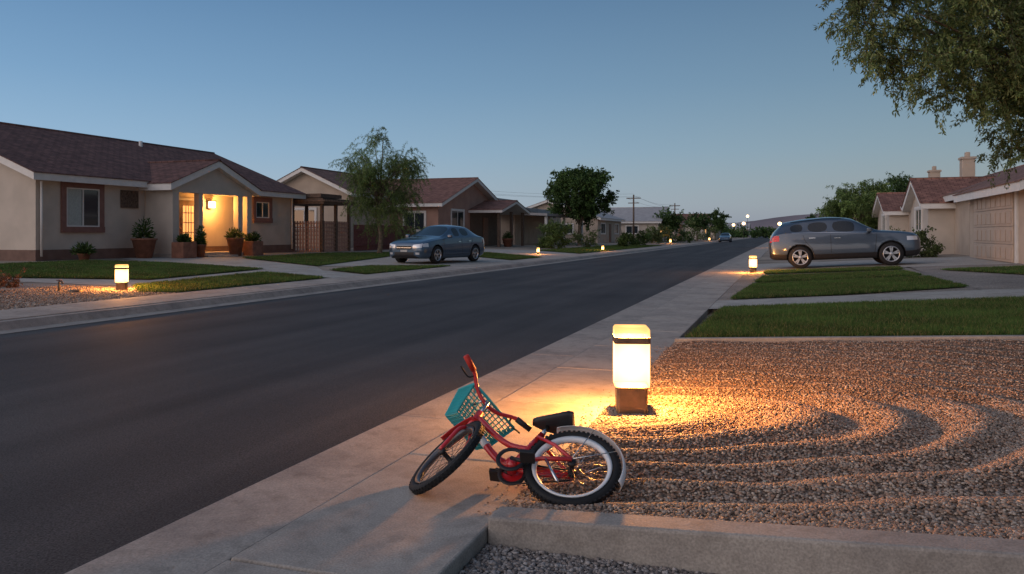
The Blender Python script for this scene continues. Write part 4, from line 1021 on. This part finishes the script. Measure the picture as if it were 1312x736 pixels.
bk_o=add('basket',V,F,M['teal'],piv,world=False)
bm=bmesh.new(); bm.from_mesh(bk_o.data); bmesh.ops.remove_doubles(bm,verts=bm.verts,dist=.001)
piv_b=Vector(loc((.545,0,.60)))
Rb=Matrix.Rotation(math.radians(-30),3,'Y')
bmesh.ops.rotate(bm,verts=bm.verts,cent=piv_b,matrix=Rb); bm.to_mesh(bk_o.data); bm.free()
wf=bk_o.modifiers.new('w','WIREFRAME'); wf.thickness=.0105; wf.use_even_offset=False
rim=[Rb@(Vector(loc(bk(u,1,f_)))-piv_b)+piv_b for f_ in range(4) for u in (0.03,.5,.97)]
tube('basket_rim',rim+[rim[0]],.008,M['teal'],piv,world=False)
tubes('basket_bracket',[([loc((.51,s_*.03,.60)),loc((.57,s_*.03,.62))],.006) for s_ in (-1,1)],M['chrome'],piv,world=False)
phi=math.radians(59); yaw=math.radians(11); SC=1.01
def pose(pitch,z):
    f0=Vector((-math.cos(yaw),-math.sin(yaw),0)); side=Vector((math.sin(yaw),-math.cos(yaw),0))
    n=side*math.cos(phi)+Vector((0,0,1))*math.sin(phi); u=f0.cross(n)
    m=Matrix((f0,n,u)).transposed()
    m=m@Matrix.Rotation(pitch,3,'Y')
    mm=(m*SC).to_4x4(); mm.translation=Vector((-.935,3.475,z)); return mm
rimr=R+.0255
def minz(mm,front):
    lo=9
    q=Matrix.Translation(o_)@Quaternion(ax,steer).to_matrix().to_4x4() if front else Matrix.Identity(4)
    c=Vector(fc) if front else Vector((0,0,HZ))
    for i in range(72):
        a=i*math.pi/36; lo=min(lo,(mm@q@(c+Vector((rimr*math.cos(a),0,rimr*math.sin(a))))).z)
    return lo
pitch=0;z=.1
for it in range(40):
    mm=pose(pitch,z); dr=minz(mm,False)-.018; df=minz(mm,True)-.004
    z-=dr*.9; pitch+=(df-dr)*.8
mm=pose(pitch,z)
B.matrix_world=mm

# ---------------------------------------------------------------- sky / light
w=bpy.data.worlds.new("World"); scene.world=w; w.use_nodes=True
nt=w.node_tree; Lk=nt.links.new; bg=nt.nodes['Background']
SR=math.radians(-140)
sky=nt.nodes.new('ShaderNodeTexSky'); sky.sky_type='NISHITA'; sky.sun_disc=False; sky.sun_elevation=math.radians(3); sky.sun_rotation=SR
tc=nt.nodes.new('ShaderNodeTexCoord'); sx=nt.nodes.new('ShaderNodeSeparateXYZ'); Lk(tc.outputs['Generated'],sx.inputs[0])
rp=nt.nodes.new('ShaderNodeValToRGB'); Lk(sx.outputs[2],rp.inputs[0]); cr=rp.color_ramp
E=[(0,(.225,.295,.385)),(.035,(.215,.31,.42)),(.10,(.155,.27,.415)),(.18,(.102,.207,.355)),(.28,(.062,.145,.28)),(.6,(.055,.125,.24)),(1,(.05,.11,.215))]
cr.elements[0].position=0; cr.elements[0].color=(*E[0][1],1); cr.elements[1].position=1; cr.elements[1].color=(*E[-1][1],1)
for p,c_ in E[1:-1]: e=cr.elements.new(p); e.color=(*c_,1)
dt=nt.nodes.new('ShaderNodeVectorMath'); dt.operation='DOT_PRODUCT'; dt.inputs[1].default_value=(-.96,-.28,0); Lk(tc.outputs['Generated'],dt.inputs[0])
mr=nt.nodes.new('ShaderNodeMapRange'); mr.inputs[1].default_value=-.7; mr.inputs[2].default_value=1.0; mr.inputs[3].default_value=.66; mr.inputs[4].default_value=1.7; Lk(dt.outputs['Value'],mr.inputs[0])
mu=nt.nodes.new('ShaderNodeVectorMath'); mu.operation='SCALE'; Lk(rp.outputs[0],mu.inputs[0]); Lk(mr.outputs[0],mu.inputs[3])
ns=nt.nodes.new('ShaderNodeVectorMath'); ns.operation='SCALE'; ns.inputs[3].default_value=.05; Lk(sky.outputs[0],ns.inputs[0])
ad=nt.nodes.new('ShaderNodeVectorMath'); ad.operation='ADD'; Lk(mu.outputs[0],ad.inputs[0]); Lk(ns.outputs[0],ad.inputs[1])
d2=nt.nodes.new('ShaderNodeVectorMath'); d2.operation='DOT_PRODUCT'; d2.inputs[1].default_value=(math.sin(SR),math.cos(SR),.1); Lk(tc.outputs['Generated'],d2.inputs[0])
m2=nt.nodes.new('ShaderNodeMapRange'); m2.interpolation_type='SMOOTHSTEP'; m2.inputs[1].default_value=.1; m2.inputs[2].default_value=1.0; m2.inputs[3].default_value=0; m2.inputs[4].default_value=1.0; Lk(d2.outputs['Value'],m2.inputs[0])
g2=nt.nodes.new('ShaderNodeVectorMath'); g2.operation='SCALE'; g2.inputs[0].default_value=(.98,.78,.68); Lk(m2.outputs[0],g2.inputs[3])
ad2=nt.nodes.new('ShaderNodeVectorMath'); ad2.operation='ADD'; Lk(ad.outputs[0],ad2.inputs[0]); Lk(g2.outputs[0],ad2.inputs[1])
Lk(ad2.outputs[0],bg.inputs[0]); bg.inputs[1].default_value=1.0
sl=bpy.data.lights.new('sun','SUN'); sl.energy=.2; sl.angle=math.radians(30); sl.color=(1,.84,.72)
so=bpy.data.objects.new('sun',sl); COL.objects.link(so)
el=math.radians(22); dirv=Vector((math.sin(SR)*math.cos(el),math.cos(SR)*math.cos(el),math.sin(el)))
so.rotation_euler=dirv.to_track_quat('Z','Y').to_euler()
cam=bpy.data.cameras.new('camera'); o=bpy.data.objects.new('camera',cam); COL.objects.link(o)
cam.sensor_width=36; cam.lens=1020/1312*36; cam.shift_y=-68/1312; cam.clip_end=5000; cam.clip_start=.05
o.location=(0,0,1.25); o.rotation_euler=(math.pi/2,0,TH); scene.camera=o
scene.view_settings.view_transform='Standard'; scene.view_settings.look='None'; scene.view_settings.exposure=0
